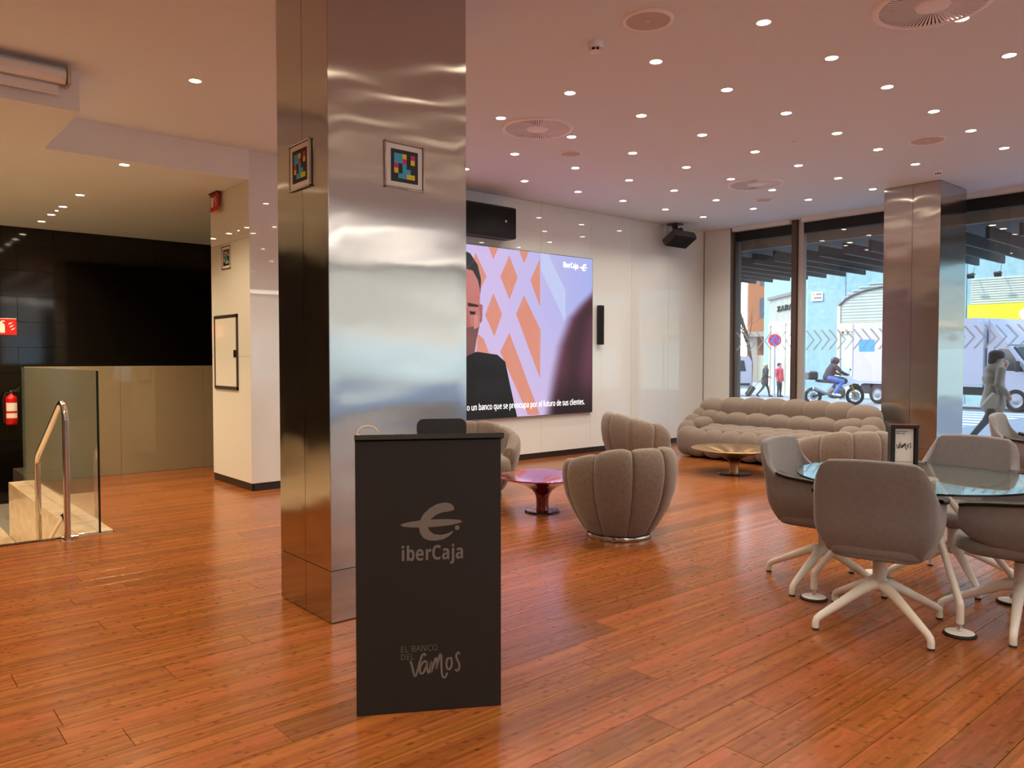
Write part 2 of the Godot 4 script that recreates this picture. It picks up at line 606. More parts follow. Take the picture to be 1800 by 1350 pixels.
func build_floor() -> void:
	var fl := struct_node("floor", "reddish-brown glossy bamboo plank floor")
	var slab := MB.new()
	slab.box(Vector3(2.75, -0.114, 0.44), Vector3(18.1, 0.2, 15.04))             # in front of the stairs
	slab.box(Vector3(6.75, -0.114, -9.6), Vector3(10.1, 0.2, 5.04))              # beside and behind the stairwell
	part("underlay", slab, M.floor_underlay, fl)
	var r := RandomNumberGenerator.new()
	r.seed = 7
	var all := []
	var wdt := 0.18
	var z := -10.46
	while z < 7.95:
		var x := -6.2 - r.randf() * 1.85
		while x < 11.72:
			var x1 := x + 1.85
			var a := maxf(x, -6.2)
			var b := minf(x1, 11.72)
			if z < -7.09: a = maxf(a, 1.70)
			if b - a > 0.05: all.append([a, b, z, z + wdt])
			x = x1
		z += wdt
	# the planks that show largest are single pieces
	var fwd := Vector2(sin(deg_to_rad(40.9)), -cos(deg_to_rad(40.9)))
	for p in all:
		var best := 1e9
		for k in 5:
			var q := Vector2(lerpf(p[0], p[1], k / 4.0), (p[2] + p[3]) * 0.5)
			var depth := q.dot(fwd)
			var side := q.dot(Vector2(-fwd.y, fwd.x))
			if depth > 2.6 and absf(side) < depth * 0.68: best = minf(best, q.length())
		p.append(best)
	all.sort_custom(func(a, b): return a[4] < b[4])
	var rest := MB.new()
	for i in all.size():
		var p = all[i]
		if i < 300 and p[4] < 1e8:
			var one := MB.new()
			plank_mb(one, p[0], p[1], p[2], p[3], r)
			part("plank", one, M.bamboo_floor, fl)
		else:
			plank_mb(rest, p[0], p[1], p[2], p[3], r)
	part("planks_beyond", rest, M.bamboo_floor, fl).set_meta("kind", "stuff")

# a clad face made of slightly wavy sheet: lower-left corner, directions across and up, sizes
func sheet(a: Vector3, ax: Vector3, ay: Vector3, w: float, h: float, wave: float, sd: int, gap := 0.002) -> MB:
	var m := MB.new()
	var nrm := ax.cross(ay)
	var nz := noise(sd, 1.0, 2)
	var nx := 10
	var ny := maxi(4, int(h / 0.035))
	var P := []
	var U := []
	for i in nx + 1:
		var row := []
		var ur := []
		for j in ny + 1:
			var u := gap + (w - 2 * gap) * i / nx
			var v := gap + (h - 2 * gap) * j / ny
			var edge := minf(1.0, minf(minf(u, w - u) / 0.06, minf(v, h - v) / 0.06))
			var d := wave * edge * (nz.get_noise_2d(u * 0.55, v * 1.6) + 0.28 * nz.get_noise_2d(u * 1.0 + 30.0, v * 4.6))
			row.append(a + ax * u + ay * v + nrm * d)
			ur.append(Vector2(u, v))
		P.append(row)
		U.append(ur)
	m.grid(P, false, false, false, U)
	# folded rim
	var c := [a + ax * gap + ay * gap, a + ax * (w - gap) + ay * gap, a + ax * (w - gap) + ay * (h - gap), a + ax * gap + ay * (h - gap)]
	var mid: Vector3 = (c[0] + c[2]) * 0.5
	for k in 4:
		var b0: Vector3 = c[k]
		var b1: Vector3 = c[(k + 1) % 4]
		m.out([b0, b1, b1 - nrm * 0.012, b0 - nrm * 0.012], mid)
	return m

func steel_column(called: String, label: String, x0: float, x1: float, z0: float, z1: float, seam_y: float, sd: int) -> void:
	# x0..x1 along the room, z1 is the face towards the room's open side
	var t := struct_node(called, label)
	var core := MB.new()
	core.box(Vector3((x0 + x1) / 2, CEIL / 2, (z0 + z1) / 2), Vector3(x1 - x0 - 0.02, CEIL, z1 - z0 - 0.02))
	part("core", core, M.steel_joint, t)
	var zm := lerpf(z0, z1, 0.52)
	var X := Vector3.RIGHT
	var Y := Vector3.UP
	var Z := Vector3.BACK
	for band in [[0.004, seam_y], [seam_y, CEIL - 0.004]]:
		var y0: float = band[0]
		var h: float = band[1] - band[0]
		var wv := 0.0030 if h > 1.0 else 0.0006
		part("steel_panel", sheet(Vector3(x0, y0, z1), X, Y, x1 - x0, h, wv, sd), M.brushed_steel, t)
		part("steel_panel", sheet(Vector3(x0, y0, z0), Z, Y, zm - z0, h, wv, sd + 1), M.brushed_steel, t)
		part("steel_panel", sheet(Vector3(x0, y0, zm), Z, Y, z1 - zm, h, wv, sd + 2), M.brushed_steel, t)
		part("steel_panel", sheet(Vector3(x1, y0, z1), -Z, Y, z1 - z0, h, wv, sd + 3), M.brushed_steel, t)
		part("steel_panel", sheet(Vector3(x1, y0, z0), -X, Y, x1 - x0, h, wv, sd + 4), M.brushed_steel, t)

func build_shell() -> void:
	build_floor()
	# ceiling, with the storeys above it
	struct("ceiling", span_mb(Vector3(-6.4, CEIL, WALL_Z - 1.2), Vector3(11.95, CEIL + 0.3, 8.3)), M.ceiling_paint, "smooth white painted ceiling over the lobby")
	var low := MB.new()
	low.box(Vector3(3.77, SOFFIT + 0.26, -10.80), Vector3(4.65, 0.52, 5.22))
	low.box(Vector3(-2.4775, SOFFIT + 0.26, -10.1125), Vector3(7.845, 0.52, 6.595))
	struct("ceiling_lowered", low, M.ceiling_paint, "lowered white ceiling over the stairs")
	struct("wall_upper_storeys", span_mb(Vector3(-6.4, CEIL + 0.32, -20.0), Vector3(11.85, 26.0, 8.3)), M.grey_render)
	# video wall, clad with white glass panels
	var wv := struct_node("wall_back", "white glossy glass-panelled wall carrying the video screen")
	part("core", span_mb(Vector3(3.365, 0.0, -9.33), Vector3(11.95, CEIL, WALL_Z - 0.014)), M.panel_joint, wv)
	var joints := [3.35, 4.45, 5.53, 6.607, 7.65, 8.69, 9.64, 10.595, 11.59]
	for k in joints.size() - 1:
		part("glass_panel", span_mb(Vector3(joints[k] + 0.0015, 0.085, WALL_Z - 0.012), Vector3(joints[k + 1] - 0.0015, CEIL - 0.002, WALL_Z), 0.001), M.white_glass_panel, wv)
	for yy in [[0.085, 1.47], [1.47, 2.76], [2.76, SOFFIT]]:
		part("glass_panel", span_mb(Vector3(3.35, yy[0] + 0.0012, -9.329), Vector3(3.362, yy[1] - 0.0012, WALL_Z - 0.003), 0.001), M.white_glass_panel, wv)
	struct("baseboard_back", span_mb(Vector3(3.36, 0.0, WALL_Z - 0.02), Vector3(11.59, 0.083, WALL_Z - 0.008)), M.dark_skirting)
	struct("baseboard_return", span_mb(Vector3(3.358, 0.0, -9.33), Vector3(3.372, 0.083, WALL_Z - 0.008)), M.dark_skirting)
	# pier beside the windows
	var pier := struct_node("wall_pier", "white glass-panelled pier between the video wall and the windows")
	part("core", span_mb(Vector3(11.612, 0, WALL_Z), Vector3(11.95, CEIL, -7.66)), M.panel_joint, pier)
	part("glass_panel", span_mb(Vector3(11.6, 0.085, WALL_Z + 0.004), Vector3(11.612, CEIL - 0.002, -7.66), 0.001), M.white_glass_panel, pier)
	# black stone wall behind the stairs
	var bw := struct_node("wall_stone", "polished black stone tiled wall behind the stairs")
	part("core", span_mb(Vector3(-6.4, -0.9, -13.6), Vector3(6.2, 3.7, -13.302)), M.steel_joint, bw)
	var th := 0.372
	for row in 11:
		var y0 := -0.62 + th * row
		var y1 := minf(y0 + th, SOFFIT)
		var x := -6.2 - (0.48 if row % 2 else 0.0)
		while x < 6.0:
			var a := maxf(x, -6.2)
			var b := minf(x + 0.96, 6.1)
			if b - a > 0.05 and y1 - y0 > 0.02:
				part("tile", span_mb(Vector3(a + 0.0015, y0 + 0.0015, -13.30), Vector3(b - 0.0015, y1 - 0.0015, -13.28), 0.001), M.black_stone, bw)
			x += 0.96
	struct("wall_passage", span_mb(Vector3(6.1, -0.9, -13.6), Vector3(6.4, 3.7, -9.3)), M.cream_wall)
	struct("wall_left", span_mb(Vector3(-6.5, -0.9, -13.6), Vector3(-6.2, 4.0, 8.3)), M.cream_wall, "cream wall on the far side of the lobby")
	# taupe glass parapet
	var tp := struct_node("wall_parapet", "low taupe back-painted glass parapet behind the stair landing")
	for xs in [[1.60, 2.62], [2.62, 3.64], [3.64, 4.66], [4.66, 6.08]]:
		part("glass_panel", span_mb(Vector3(xs[0] + 0.001, 0.0, -10.50), Vector3(xs[1] - 0.001, 1.352, -10.47), 0.002), M.taupe_glass, tp)
	# stairwell
	var sw := struct_node("floor_stairs", "cream marble steps and landing below the lobby floor")
	for k in 4:
		var y := -0.155 * (k + 1)
		var z0 := -7.09 - 0.30 * k
		if k < 3:
			part("step", span_mb(Vector3(-2.0, y - 0.15, z0 - 0.302), Vector3(1.44, y, z0), 0.003), M.cream_marble, sw)
	for i in 6:
		for j in 9:
			part("tile", span_mb(Vector3(1.438 - 0.6 * (j + 1), -0.66, -8.0 - 0.88 * (i + 1)), Vector3(1.438 - 0.6 * j - 0.002, -0.62, -8.0 - 0.88 * i - 0.002), 0.001), M.cream_marble, sw)
	part("stringer", span_mb(Vector3(1.44, -0.66, -10.60), Vector3(1.70, 0.012, -7.09), 0.003), M.cream_marble, sw)
	part("landing_slab", span_mb(Vector3(-6.3, -0.90, -13.3), Vector3(6.2, -0.665, -7.09)), M.panel_joint, sw)
	part("well_wall", span_mb(Vector3(-2.15, -0.9, -13.3), Vector3(-2.0, 0.012, -7.09)), M.cream_marble, sw)
	part("riser", span_mb(Vector3(-6.3, -0.9, -7.09), Vector3(1.44, -0.016, -7.06)), M.cream_marble, sw)
	part("edge_strip", span_mb(Vector3(-2.0, -0.02, -7.115), Vector3(1.44, 0.003, -7.085), 0.002), M.polished_steel, sw)
	# fascia of the drop ceiling
	struct("trim_1", span_mb(Vector3(1.445, SOFFIT - 0.001, WALL_Z), Vector3(3.35, CEIL, WALL_Z + 0.012)), M.white_paint)
	struct("trim_2", span_mb(Vector3(-6.2, SOFFIT - 0.001, -6.815), Vector3(1.445, CEIL, -6.803)), M.white_paint)
	steel_column("column_steel", "free-standing brushed stainless steel column behind the black lectern", 1.99, 2.92, -4.434, -3.80, 0.29, 51)
	steel_column("column_steel", "brushed stainless steel column by the shop windows", 10.437, 11.30, -4.556, -3.86, 0.29, 61)

# glazing between a and b at floor level; face is the inward direction
func glazing(k: int, a: Vector3, b: Vector3, arrows: Array) -> void:
	var t := struct_node("window_%d" % k)
	var ax := (b - a).normalized()
	var L := (b - a).length()
	var B := Basis(ax, Vector3.UP, ax.cross(Vector3.UP))
	t.transform = Transform3D(B, a)
	part("pane", span_mb(Vector3(0.0, 0.05, -0.006), Vector3(L, 3.46, 0.006)), M.window_pane, t)
	part("head", span_mb(Vector3(0.0, 3.455, -0.05), Vector3(L, 3.62, 0.05)), M.dark_frame, t)
	part("head_trim", span_mb(Vector3(0.0, 3.62, -0.07), Vector3(L, CEIL, 0.16)), M.white_paint, t)
	part("sill", span_mb(Vector3(0.0, -0.1, -0.04), Vector3(L, 0.05, 0.04)), M.frame_steel, t)
	var chev := {}
	for dir in [1, -1]:
		var m := MB.new()
		for s in [1, -1]:
			var q := [Vector3(-0.064 * dir, 0.157 * s, 0), Vector3(-0.064 * dir + 0.034, 0.157 * s, 0), Vector3(0.064 * dir + 0.034, 0, 0), Vector3(0.064 * dir, 0, 0)]
			for z in [0.0, 0.0006]:
				m.out([q[0] + Vector3(0, 0, z), q[1] + Vector3(0, 0, z), q[2] + Vector3(0, 0, z), q[3] + Vector3(0, 0, z)], Vector3(0, 0, 1.0 if z == 0.0 else -1.0))
		chev[dir] = m.mesh()
	for run in arrows:
		var s: float = run[0]
		while s < run[1] - 0.001:
			var o := shared("chevron", chev[run[2]], M.frosted_film, t)
			o.position = Vector3(s, 1.742, 0.0075)
			s += 0.1285

func mullion(called: String, at: Vector3, size: Vector3, m: Material) -> void:
	struct(called, span_mb(at - Vector3(size.x, 0, size.z) * 0.5, at + Vector3(size.x * 0.5, CEIL, size.z * 0.5), 0.004), m)

func build_windows() -> void:
	glazing(1, Vector3(WIN_X, 0, -7.62), Vector3(WIN_X, 0, -6.56), [[0.06, 0.50, 1], [0.60, 1.02, -1]])
	glazing(2, Vector3(WIN_X, 0, -6.36), Vector3(WIN_X, 0, -4.25), [[0.08, 1.30, 1], [1.42, 2.08, -1]])
	glazing(3, Vector3(WIN_X, 0, -4.15), Vector3(WIN_X, 0, -0.55), [[0.06, 1.80, 1], [1.93, 3.50, -1]])
	glazing(4, Vector3(WIN_X, 0, -0.45), Vector3(WIN_X, 0, 2.60), [[0.06, 1.45, 1], [1.58, 2.95, -1]])
	glazing(5, Vector3(WIN_X, 0, 2.70), Vector3(WIN_X, 0, 5.75), [[0.06, 1.45, 1], [1.58, 2.95, -1]])
	glazing(6, Vector3(WIN_X, 0, 5.85), Vector3(WIN_X, 0, 8.0), [])
	mullion("trim_3", Vector3(WIN_X, 0, -7.645), Vector3(0.08, 0, 0.05), M.frame_bronze)
	mullion("trim_4", Vector3(WIN_X - 0.02, 0, -6.512), Vector3(0.14, 0, 0.09), M.frame_bronze)
	mullion("trim_5", Vector3(WIN_X, 0, -6.415), Vector3(0.10, 0, 0.09), M.frame_steel)
	mullion("trim_6", Vector3(WIN_X, 0, -4.20), Vector3(0.10, 0, 0.10), M.frame_steel)
	mullion("trim_7", Vector3(WIN_X, 0, -0.50), Vector3(0.10, 0, 0.09), M.frame_steel)
	mullion("trim_8", Vector3(WIN_X, 0, 2.65), Vector3(0.10, 0, 0.09), M.frame_steel)
	mullion("trim_9", Vector3(WIN_X, 0, 5.80), Vector3(0.10, 0, 0.09), M.frame_steel)
	# the other street front, behind the camera
	var zs := 8.05
	glazing(7, Vector3(11.6, 0, zs), Vector3(9.35, 0, zs), [])
	glazing(8, Vector3(9.25, 0, zs), Vector3(7.05, 0, zs), [])
	glazing(9, Vector3(5.9, 0, zs), Vector3(3.45, 0, zs), [])
	glazing(10, Vector3(3.35, 0, zs), Vector3(0.9, 0, zs), [])
	glazing(11, Vector3(0.8, 0, zs), Vector3(-1.7, 0, zs), [])
	for x in [[11.68, 0.16], [9.30, 0.10], [3.40, 0.10], [0.85, 0.10]]:
		mullion("trim_%d" % (10 + [11.68, 9.30, 3.40, 0.85].find(x[0])), Vector3(x[0], 0, zs), Vector3(x[1], 0, 0.10), M.frame_steel)
	struct("wall_front_pier", span_mb(Vector3(5.9, 0, 7.95), Vector3(7.05, CEIL, 8.25)), M.black_stone)
	struct("wall_front", span_mb(Vector3(-6.4, -0.2, 7.95), Vector3(-1.7, CEIL, 8.25)), M.cream_wall)

# ---------------------------------------------------------------- ceiling
func spot_at(parent: Node3D, energy: float, angle: float, color := Color(1.0, 0.92, 0.80)) -> void:
	var l := SpotLight3D.new()
	l.name = "beam"
	l.light_color = color
	l.light_energy = energy
	l.light_size = 0.045
	l.spot_range = 30.0
	l.spot_attenuation = 2.0
	l.spot_angle = angle
	l.spot_angle_attenuation = 0.6
	l.shadow_enabled = true
	parent.add_child(l)
	l.position = Vector3(0, -0.012, 0)
	l.rotation_degrees = Vector3(-90, 0, 0)

func downlight(at: Vector3, label: String, group: String, energy: float, color := Color(1.0, 0.955, 0.89), angle := 66.0) -> Node3D:
	var t := thing("ceiling_light", label, "light", at, 0.0, group)
	if not M.has("down_ring"):
		var a := MB.new()
		a.lathe([Vector2(0.044, -0.001), Vector2(0.045, -0.0035), Vector2(0.052, -0.0035), Vector2(0.055, 0.0)], 20)
		M["down_ring"] = a.mesh()
		var b := MB.new()
		b.lathe([Vector2(0.0, -0.0022), Vector2(0.0455, -0.0020)], 20)
		M["down_lens"] = b.mesh()
	shared("trim_ring", M.down_ring, M.vent_paint, t)
	shared("lens", M.down_lens, M.lamp_lens, t)
	spot_at(t, energy, angle, color)
	return t

func round_vent(at: Vector3, r: float, label: String) -> void:
	var t := thing("ceiling_vent", label, "vent", at)
	var a := MB.new()
	a.lathe([Vector2(r * 0.88, -0.012), Vector2(r * 0.90, -0.018), Vector2(r * 0.985, -0.014), Vector2(r, 0.0)], 48)
	part("rim", a, M.vent_paint, t)
	var back := MB.new()
	back.lathe([Vector2(0.0, -0.003), Vector2(r * 0.9, -0.003)], 40)
	part("backing", back, M.vent_dark, t)
	var hub := MB.new()
	hub.lathe([Vector2(0.0, -0.016), Vector2(r * 0.29, -0.016), Vector2(r * 0.31, -0.004)], 32)
	part("centre_disc", hub, M.vent_paint, t)
	var fin := MB.new()
	var r0 := r * 0.30
	var r1 := r * 0.885
	var n := 72
	fin.box(Vector3((r0 + r1) * 0.5, -0.0125, 0), Vector3(r1 - r0, 0.008, 0.0))
	var blade := MB.new()
	var wa := PI * r0 / n * 0.64
	var wb := PI * r1 / n * 0.64
	blade.poly([Vector3(r0, -0.014, -wa), Vector3(r1, -0.014, -wb), Vector3(r1, -0.014, wb), Vector3(r0, -0.014, wa)])
	blade.poly([Vector3(r0, -0.014, wa), Vector3(r1, -0.014, wb), Vector3(r1, -0.004, wb), Vector3(r0, -0.004, wa)])
	var bm := blade.mesh()
	for k in n:
		var o := shared("fin", bm, M.vent_paint, t)
		o.rotation.y = TAU * k / n

func build_ceiling_things() -> void:
	var gx := [2.80, 3.74, 4.68, 5.61, 6.55, 7.51, 8.42, 9.38, 10.33]
	var gz := [-7.32, -6.43, -5.56, -4.66, -3.75, -2.85, -1.97, -1.07, -0.17, 0.73]
	for i in gx.size():
		for j in gz.size():
			if gx[i] > 10.0 and j == 4: continue
			if (i == 2 and j == 0) or (i == 1 and j < 5) or (i == 0 and j < 6): continue
			downlight(Vector3(gx[i], CEIL, gz[j]), "small round recessed downlight in the dense ceiling grid over the lounge", "downlights in the lounge ceiling grid", 0.95 if i > 1 and j < 7 else 0.38)
	for p in [Vector2(2.2, -6.43), Vector2(0.2, -5.2), Vector2(-1.8, -5.0), Vector2(0.2, -2.6), Vector2(-1.8, -2.6), Vector2(0.2, -0.2), Vector2(-1.8, -0.2), Vector2(2.4, 2.4), Vector2(0.2, 2.4), Vector2(5.0, 3.0), Vector2(8.0, 3.0), Vector2(5.0, 5.6), Vector2(1.5, 5.6)]:
		downlight(Vector3(p.x, CEIL, p.y), "single recessed downlight in the plain white ceiling, apart from the dense grid", "single downlights in the plain ceiling", 1.7 if p.x > 1.0 and p.y > -4.0 else 5.0, Color(1.0, 0.92, 0.79))
	for z in [-8.35, -10.23, -11.15, -11.87, -12.54]:
		downlight(Vector3(2.16, SOFFIT, z), "recessed downlight in a row on the lowered ceiling over the stairs", "downlights in the lowered ceiling", 3.9, Color(1.0, 0.88, 0.70))
	for p in [Vector2(0.3, -8.35), Vector2(0.3, -10.23), Vector2(0.3, -12.0)]:
		downlight(Vector3(p.x, SOFFIT, p.y), "recessed downlight on the lowered ceiling above the stair flight", "downlights above the stair flight", 6.5, Color(1.0, 0.88, 0.70))
	# added unseen tube lights behind the camera, to brighten walls and ceiling; steel mirrors them
	for p in [Vector2(1.2, 1.6), Vector2(3.6, 2.6), Vector2(6.0, 3.6), Vector2(8.4, 4.6), Vector2(-1.6, 0.2)]:
		var t := thing("added_tube_light", "added fill light, a long opal tube hung from rods out of view behind the camera", "light", Vector3(p.x, CEIL, p.y), 0.0, "added fill lights at the back of the lobby")
		for x in [-1.0, 1.0]:
			var rod := MB.new()
			rod.tube([Vector3(x, 0.0, 0), Vector3(x, -0.31, 0)], 0.006, 8)
			part("rod", rod, M.vent_paint, t)
		part("spine", span_mb(Vector3(-1.22, -0.325, -0.012), Vector3(1.22, -0.305, 0.012), 0.003), M.vent_paint, t)
		var tb := MB.new()
		tb.tube([Vector3(-1.22, -0.365, 0), Vector3(1.22, -0.365, 0)], 0.04, 16)
		part("diffuser", tb, M.added_tube_lens, t)
		var al := AreaLight3D.new()
		al.name = "added_tube_fill"
		al.light_color = Color(1.0, 0.97, 0.92)
		al.area_size = Vector2(2.4, 0.09)
		al.light_energy = 1.6
		al.area_range = 30.0
		al.shadow_enabled = true
		t.add_child(al)
		al.position = Vector3(0, -0.41, 0)
		al.rotation_degrees = Vector3(-90, 0, 0)
	round_vent(Vector3(5.15, CEIL, -5.57), 0.35, "round slotted white ceiling vent between downlights, nearest the steel column")
	round_vent(Vector3(8.88, CEIL, -5.50), 0.35, "round slotted white ceiling vent above the low metal table by the sofa")
	round_vent(Vector3(5.25, CEIL, -2.01), 0.35, "round slotted white ceiling vent above the glass table")
	# loudspeakers let into the ceiling
	for s in [[Vector3(4.07, CEIL, -3.33), 0.17, "large round white ceiling loudspeaker beside the smoke detector"], [Vector3(8.44, CEIL, -3.26), 0.18, "round white ceiling loudspeaker near the steel column by the windows"]]:
		var t := thing("ceiling_speaker", s[2], "speaker", s[0])
		var a := MB.new()
		a.lathe([Vector2(s[1] * 0.84, -0.006), Vector2(s[1] * 0.86, -0.012), Vector2(s[1] * 0.97, -0.010), Vector2(s[1], 0.0)], 40)
		part("rim", a, M.vent_paint, t)
		var g := MB.new()
		g.lathe([Vector2(0.0, -0.008), Vector2(s[1] * 0.85, -0.007)], 40)
		part("grille", g, M.speaker_cloth, t)
		var d := MB.new()
		d.lathe([Vector2(0.0, -0.012), Vector2(0.012, -0.011), Vector2(0.014, -0.007)], 12)
		part("badge", d, M.vent_paint, t)
	for s in [[Vector3(6.05, CEIL, -6.01), "small flat ring-shaped ceiling fitting in front of the video wall"], [Vector3(9.86, CEIL, -5.97), "small flat ring-shaped ceiling fitting above the sofa"]]:
		var t := thing("ceiling_ring", s[1], "ceiling fitting", s[0])
		var a := MB.new()
		a.lathe([Vector2(0.105, -0.002), Vector2(0.108, -0.010), Vector2(0.125, -0.010), Vector2(0.13, 0.0)], 36)
		part("rim", a, M.vent_paint, t)
		var g := MB.new()
		g.lathe([Vector2(0.0, -0.004), Vector2(0.107, -0.004)], 36)
		part("grille", g, M.speaker_cloth, t)
	for s in [[Vector3(4.08, CEIL, -3.81), 1.0, "white smoke detector on the ceiling near the large round loudspeaker"], [Vector3(9.88, CEIL, -3.69), 0.9, "white smoke detector on the ceiling in front of the window column"]]:
		var t := thing("smoke_detector", s[2], "smoke detector", s[0])
		var k: float = s[1]
		var a := MB.new()
		a.lathe([Vector2(0.0, -0.042 * k), Vector2(0.052 * k, -0.042 * k), Vector2(0.055 * k, -0.038 * k), Vector2(0.055 * k, 0.0)], 28, Vector3.ZERO, Basis.IDENTITY, true)
		part("housing", a, M.vent_paint, t)
		var rib := box_mb(Vector3(0.042 * k, -0.052 * k, 0), Vector3(0.006, 0.024 * k, 0.008)).mesh()
		for j in 8:
			var o := shared("cage_rib", rib, M.vent_paint, t)
			o.rotation.y = TAU * j / 8
		var c := MB.new()
		c.lathe([Vector2(0.0, -0.068 * k), Vector2(0.035 * k, -0.067 * k), Vector2(0.044 * k, -0.062 * k)], 24)
		part("cap", c, M.vent_paint, t)
		var inner := MB.new()
		inner.lathe([Vector2(0.034 * k, -0.042 * k), Vector2(0.034 * k, -0.064 * k)], 20)
		part("chamber", inner, M.vent_dark, t)
	var cap := MB.new()
	cap.lathe([Vector2(0.0, -0.010), Vector2(0.02, -0.009), Vector2(0.026, 0.0)], 16)
	var sp := thing("ceiling_sensor", "tiny pale round sensor on the ceiling between downlights", "sensor", Vector3(7.49, CEIL, -4.19))
	part("cap", cap, M.vent_paint, sp)
	var e := downlight(Vector3(2.155, SOFFIT, -11.5), "very small white emergency light on the lowered ceiling", "", 0.05)
	e.scale = Vector3(0.45, 1.0, 0.45)

# ---------------------------------------------------------------- things on the walls
func screen_image() -> ImageTexture:
	var W := 1024
	var H := 576
	var im := Image.create(W, H, false, Image.FORMAT_RGB8)
	var nz := noise(70, 0.01, 2)
	for y in H:
		for x in W:
			var s := float(x) / W
			var t := float(y) / H
			var c := Color(0.86, 0.78, 0.96).lerp(Color(0.70, 0.74, 0.98), clampf((s - 0.55) * 2.2, 0, 1))
			c = c.lerp(Color(0.90, 0.78, 0.93), clampf(t - 0.3, 0, 1))
			if y % 6 < 2: c = c.darkened(0.04)
			im.set_pixel(x, y, c)
	var fill := func(p: Array, col: Color, soft := false) -> void:
		var pl := PackedVector2Array()
		for q in p: pl.append(Vector2(q[0] * W, q[1] * H))
		var bb := Rect2(pl[0], Vector2.ZERO)
		for q in pl: bb = bb.expand(q)
		for y in range(maxi(0, int(bb.position.y)), mini(H, int(bb.end.y) + 1)):
			for x in range(maxi(0, int(bb.position.x)), mini(W, int(bb.end.x) + 1)):
				if Geometry2D.is_point_in_polygon(Vector2(x, y), pl):
					var k := col.lightened(0.05 * nz.get_noise_2d(x, y))
					if y % 6 < 2: k = k.lightened(0.05)
					im.set_pixel(x, y, k)
	var orange := Color(0.90, 0.58, 0.50)
	fill.call([[0.739, 0.0], [0.775, 0.0], [0.86, 0.22], [0.86, 0.42], [0.739, 0.10]], Color(0.80, 0.83, 0.99))
	for p in [
		[[0.595, 0.037], [0.632, 0.161], [0.596, 0.299], [0.556, 0.167]],
		[[0.526, 0.267], [0.564, 0.386], [0.53, 0.518], [0.491, 0.396]],
		[[0.735, 0.036], [0.736, 0.332], [0.69, 0.172]],
		[[0.661, 0.266], [0.738, 0.472], [0.736, 0.772], [0.625, 0.382]],
		[[0.505, 0.0], [0.547, 0.0], [0.526, 0.07]], [[0.639, 0.0], [0.684, 0.0], [0.661, 0.074]],
		[[0.451, 0.042], [0.497, 0.172], [0.474, 0.243], [0.43, 0.15]],
		[[0.596, 0.496], [0.735, 0.994], [0.68, 0.993], [0.555, 0.609]],
		[[0.484, 0.533], [0.52, 0.66], [0.455, 0.66], [0.459, 0.507]],
		[[0.30, 0.1], [0.34, 0.25], [0.30, 0.4], [0.26, 0.25]], [[0.20, 0.3], [0.24, 0.45], [0.20, 0.6], [0.16, 0.45]], [[0.10, 0.1], [0.14, 0.25], [0.10, 0.4], [0.06, 0.25]]]:
		fill.call(p, orange)
	# blurred dark shoulder on the right
	var ed := [[0.0, 1.10], [0.214, 1.0], [0.297, 0.936], [0.391, 0.876], [0.568, 0.826], [0.756, 0.797], [1.0, 0.769]]
	for y in H:
		var t := float(y) / H
		var e := 1.1
		for k in ed.size() - 1:
			if t >= ed[k][0] and t <= ed[k + 1][0]:
				e = lerpf(ed[k][1], ed[k + 1][1], (t - ed[k][0]) / (ed[k + 1][0] - ed[k][0]))
		for x in range(int(W * 0.7), W):
			var a := smoothstep(e - 0.025, e + 0.045, float(x) / W)
			if a <= 0.0: continue
			var fold := 0.5 + 0.5 * sin((float(x) / W - e) * 38.0 - t * 3.0)
			var c := Color(0.40, 0.20, 0.27).lerp(Color(0.20, 0.08, 0.12), fold * 0.7).lerp(Color(0.10, 0.05, 0.07), smoothstep(0.70, 1.0, t) * 0.8)
			im.set_pixel(x, y, im.get_pixel(x, y).lerp(c, a))
	# a man in a dark suit
	fill.call([[0.30, 0.085], [0.36, 0.06], [0.42, 0.075], [0.451, 0.098], [0.469, 0.175], [0.472, 0.255], [0.466, 0.369], [0.467, 0.461], [0.455, 0.541], [0.447, 0.62], [0.36, 0.70], [0.28, 0.62], [0.26, 0.40], [0.265, 0.20]], Color(0.80, 0.48, 0.45))
	fill.call([[0.41, 0.47], [0.467, 0.461], [0.455, 0.541], [0.447, 0.62], [0.36, 0.70], [0.30, 0.63], [0.32, 0.54]], Color(0.50, 0.32, 0.31))
	fill.call([[0.42, 0.33], [0.463, 0.34], [0.463, 0.352], [0.42, 0.352]], Color(0.20, 0.13, 0.12))
	fill.call([[0.427, 0.378], [0.452, 0.380], [0.448, 0.396], [0.43, 0.396]], Color(0.15, 0.10, 0.10))
	fill.call([[0.27, 0.26], [0.26, 0.16], [0.30, 0.06], [0.37, 0.02], [0.43, 0.05], [0.460, 0.11], [0.474, 0.19], [0.473, 0.27], [0.462, 0.20], [0.44, 0.145], [0.36, 0.13], [0.29, 0.17]], Color(0.17, 0.16, 0.17))
	fill.call([[0.405, 0.36], [0.425, 0.36], [0.432, 0.47], [0.40, 0.475]], Color(0.72, 0.42, 0.40))
	fill.call([[0.445, 0.40], [0.463, 0.40], [0.462, 0.47], [0.445, 0.48]], Color(0.86, 0.56, 0.52))
	fill.call([[0.466, 0.33], [0.481, 0.34], [0.479, 0.43], [0.468, 0.45]], Color(0.70, 0.40, 0.40))
	# the picture's focus is soft on the face
	var soft := im.get_region(Rect2i(250, 0, 250, 420))
	soft.resize(76, 128, Image.INTERPOLATE_LANCZOS)
	soft.resize(250, 420, Image.INTERPOLATE_CUBIC)
	for yy in 420:
		for xx in 250:
			if xx < 235: im.set_pixel(250 + xx, yy, im.get_pixel(250 + xx, yy).lerp(soft.get_pixel(xx, yy), 1.0))
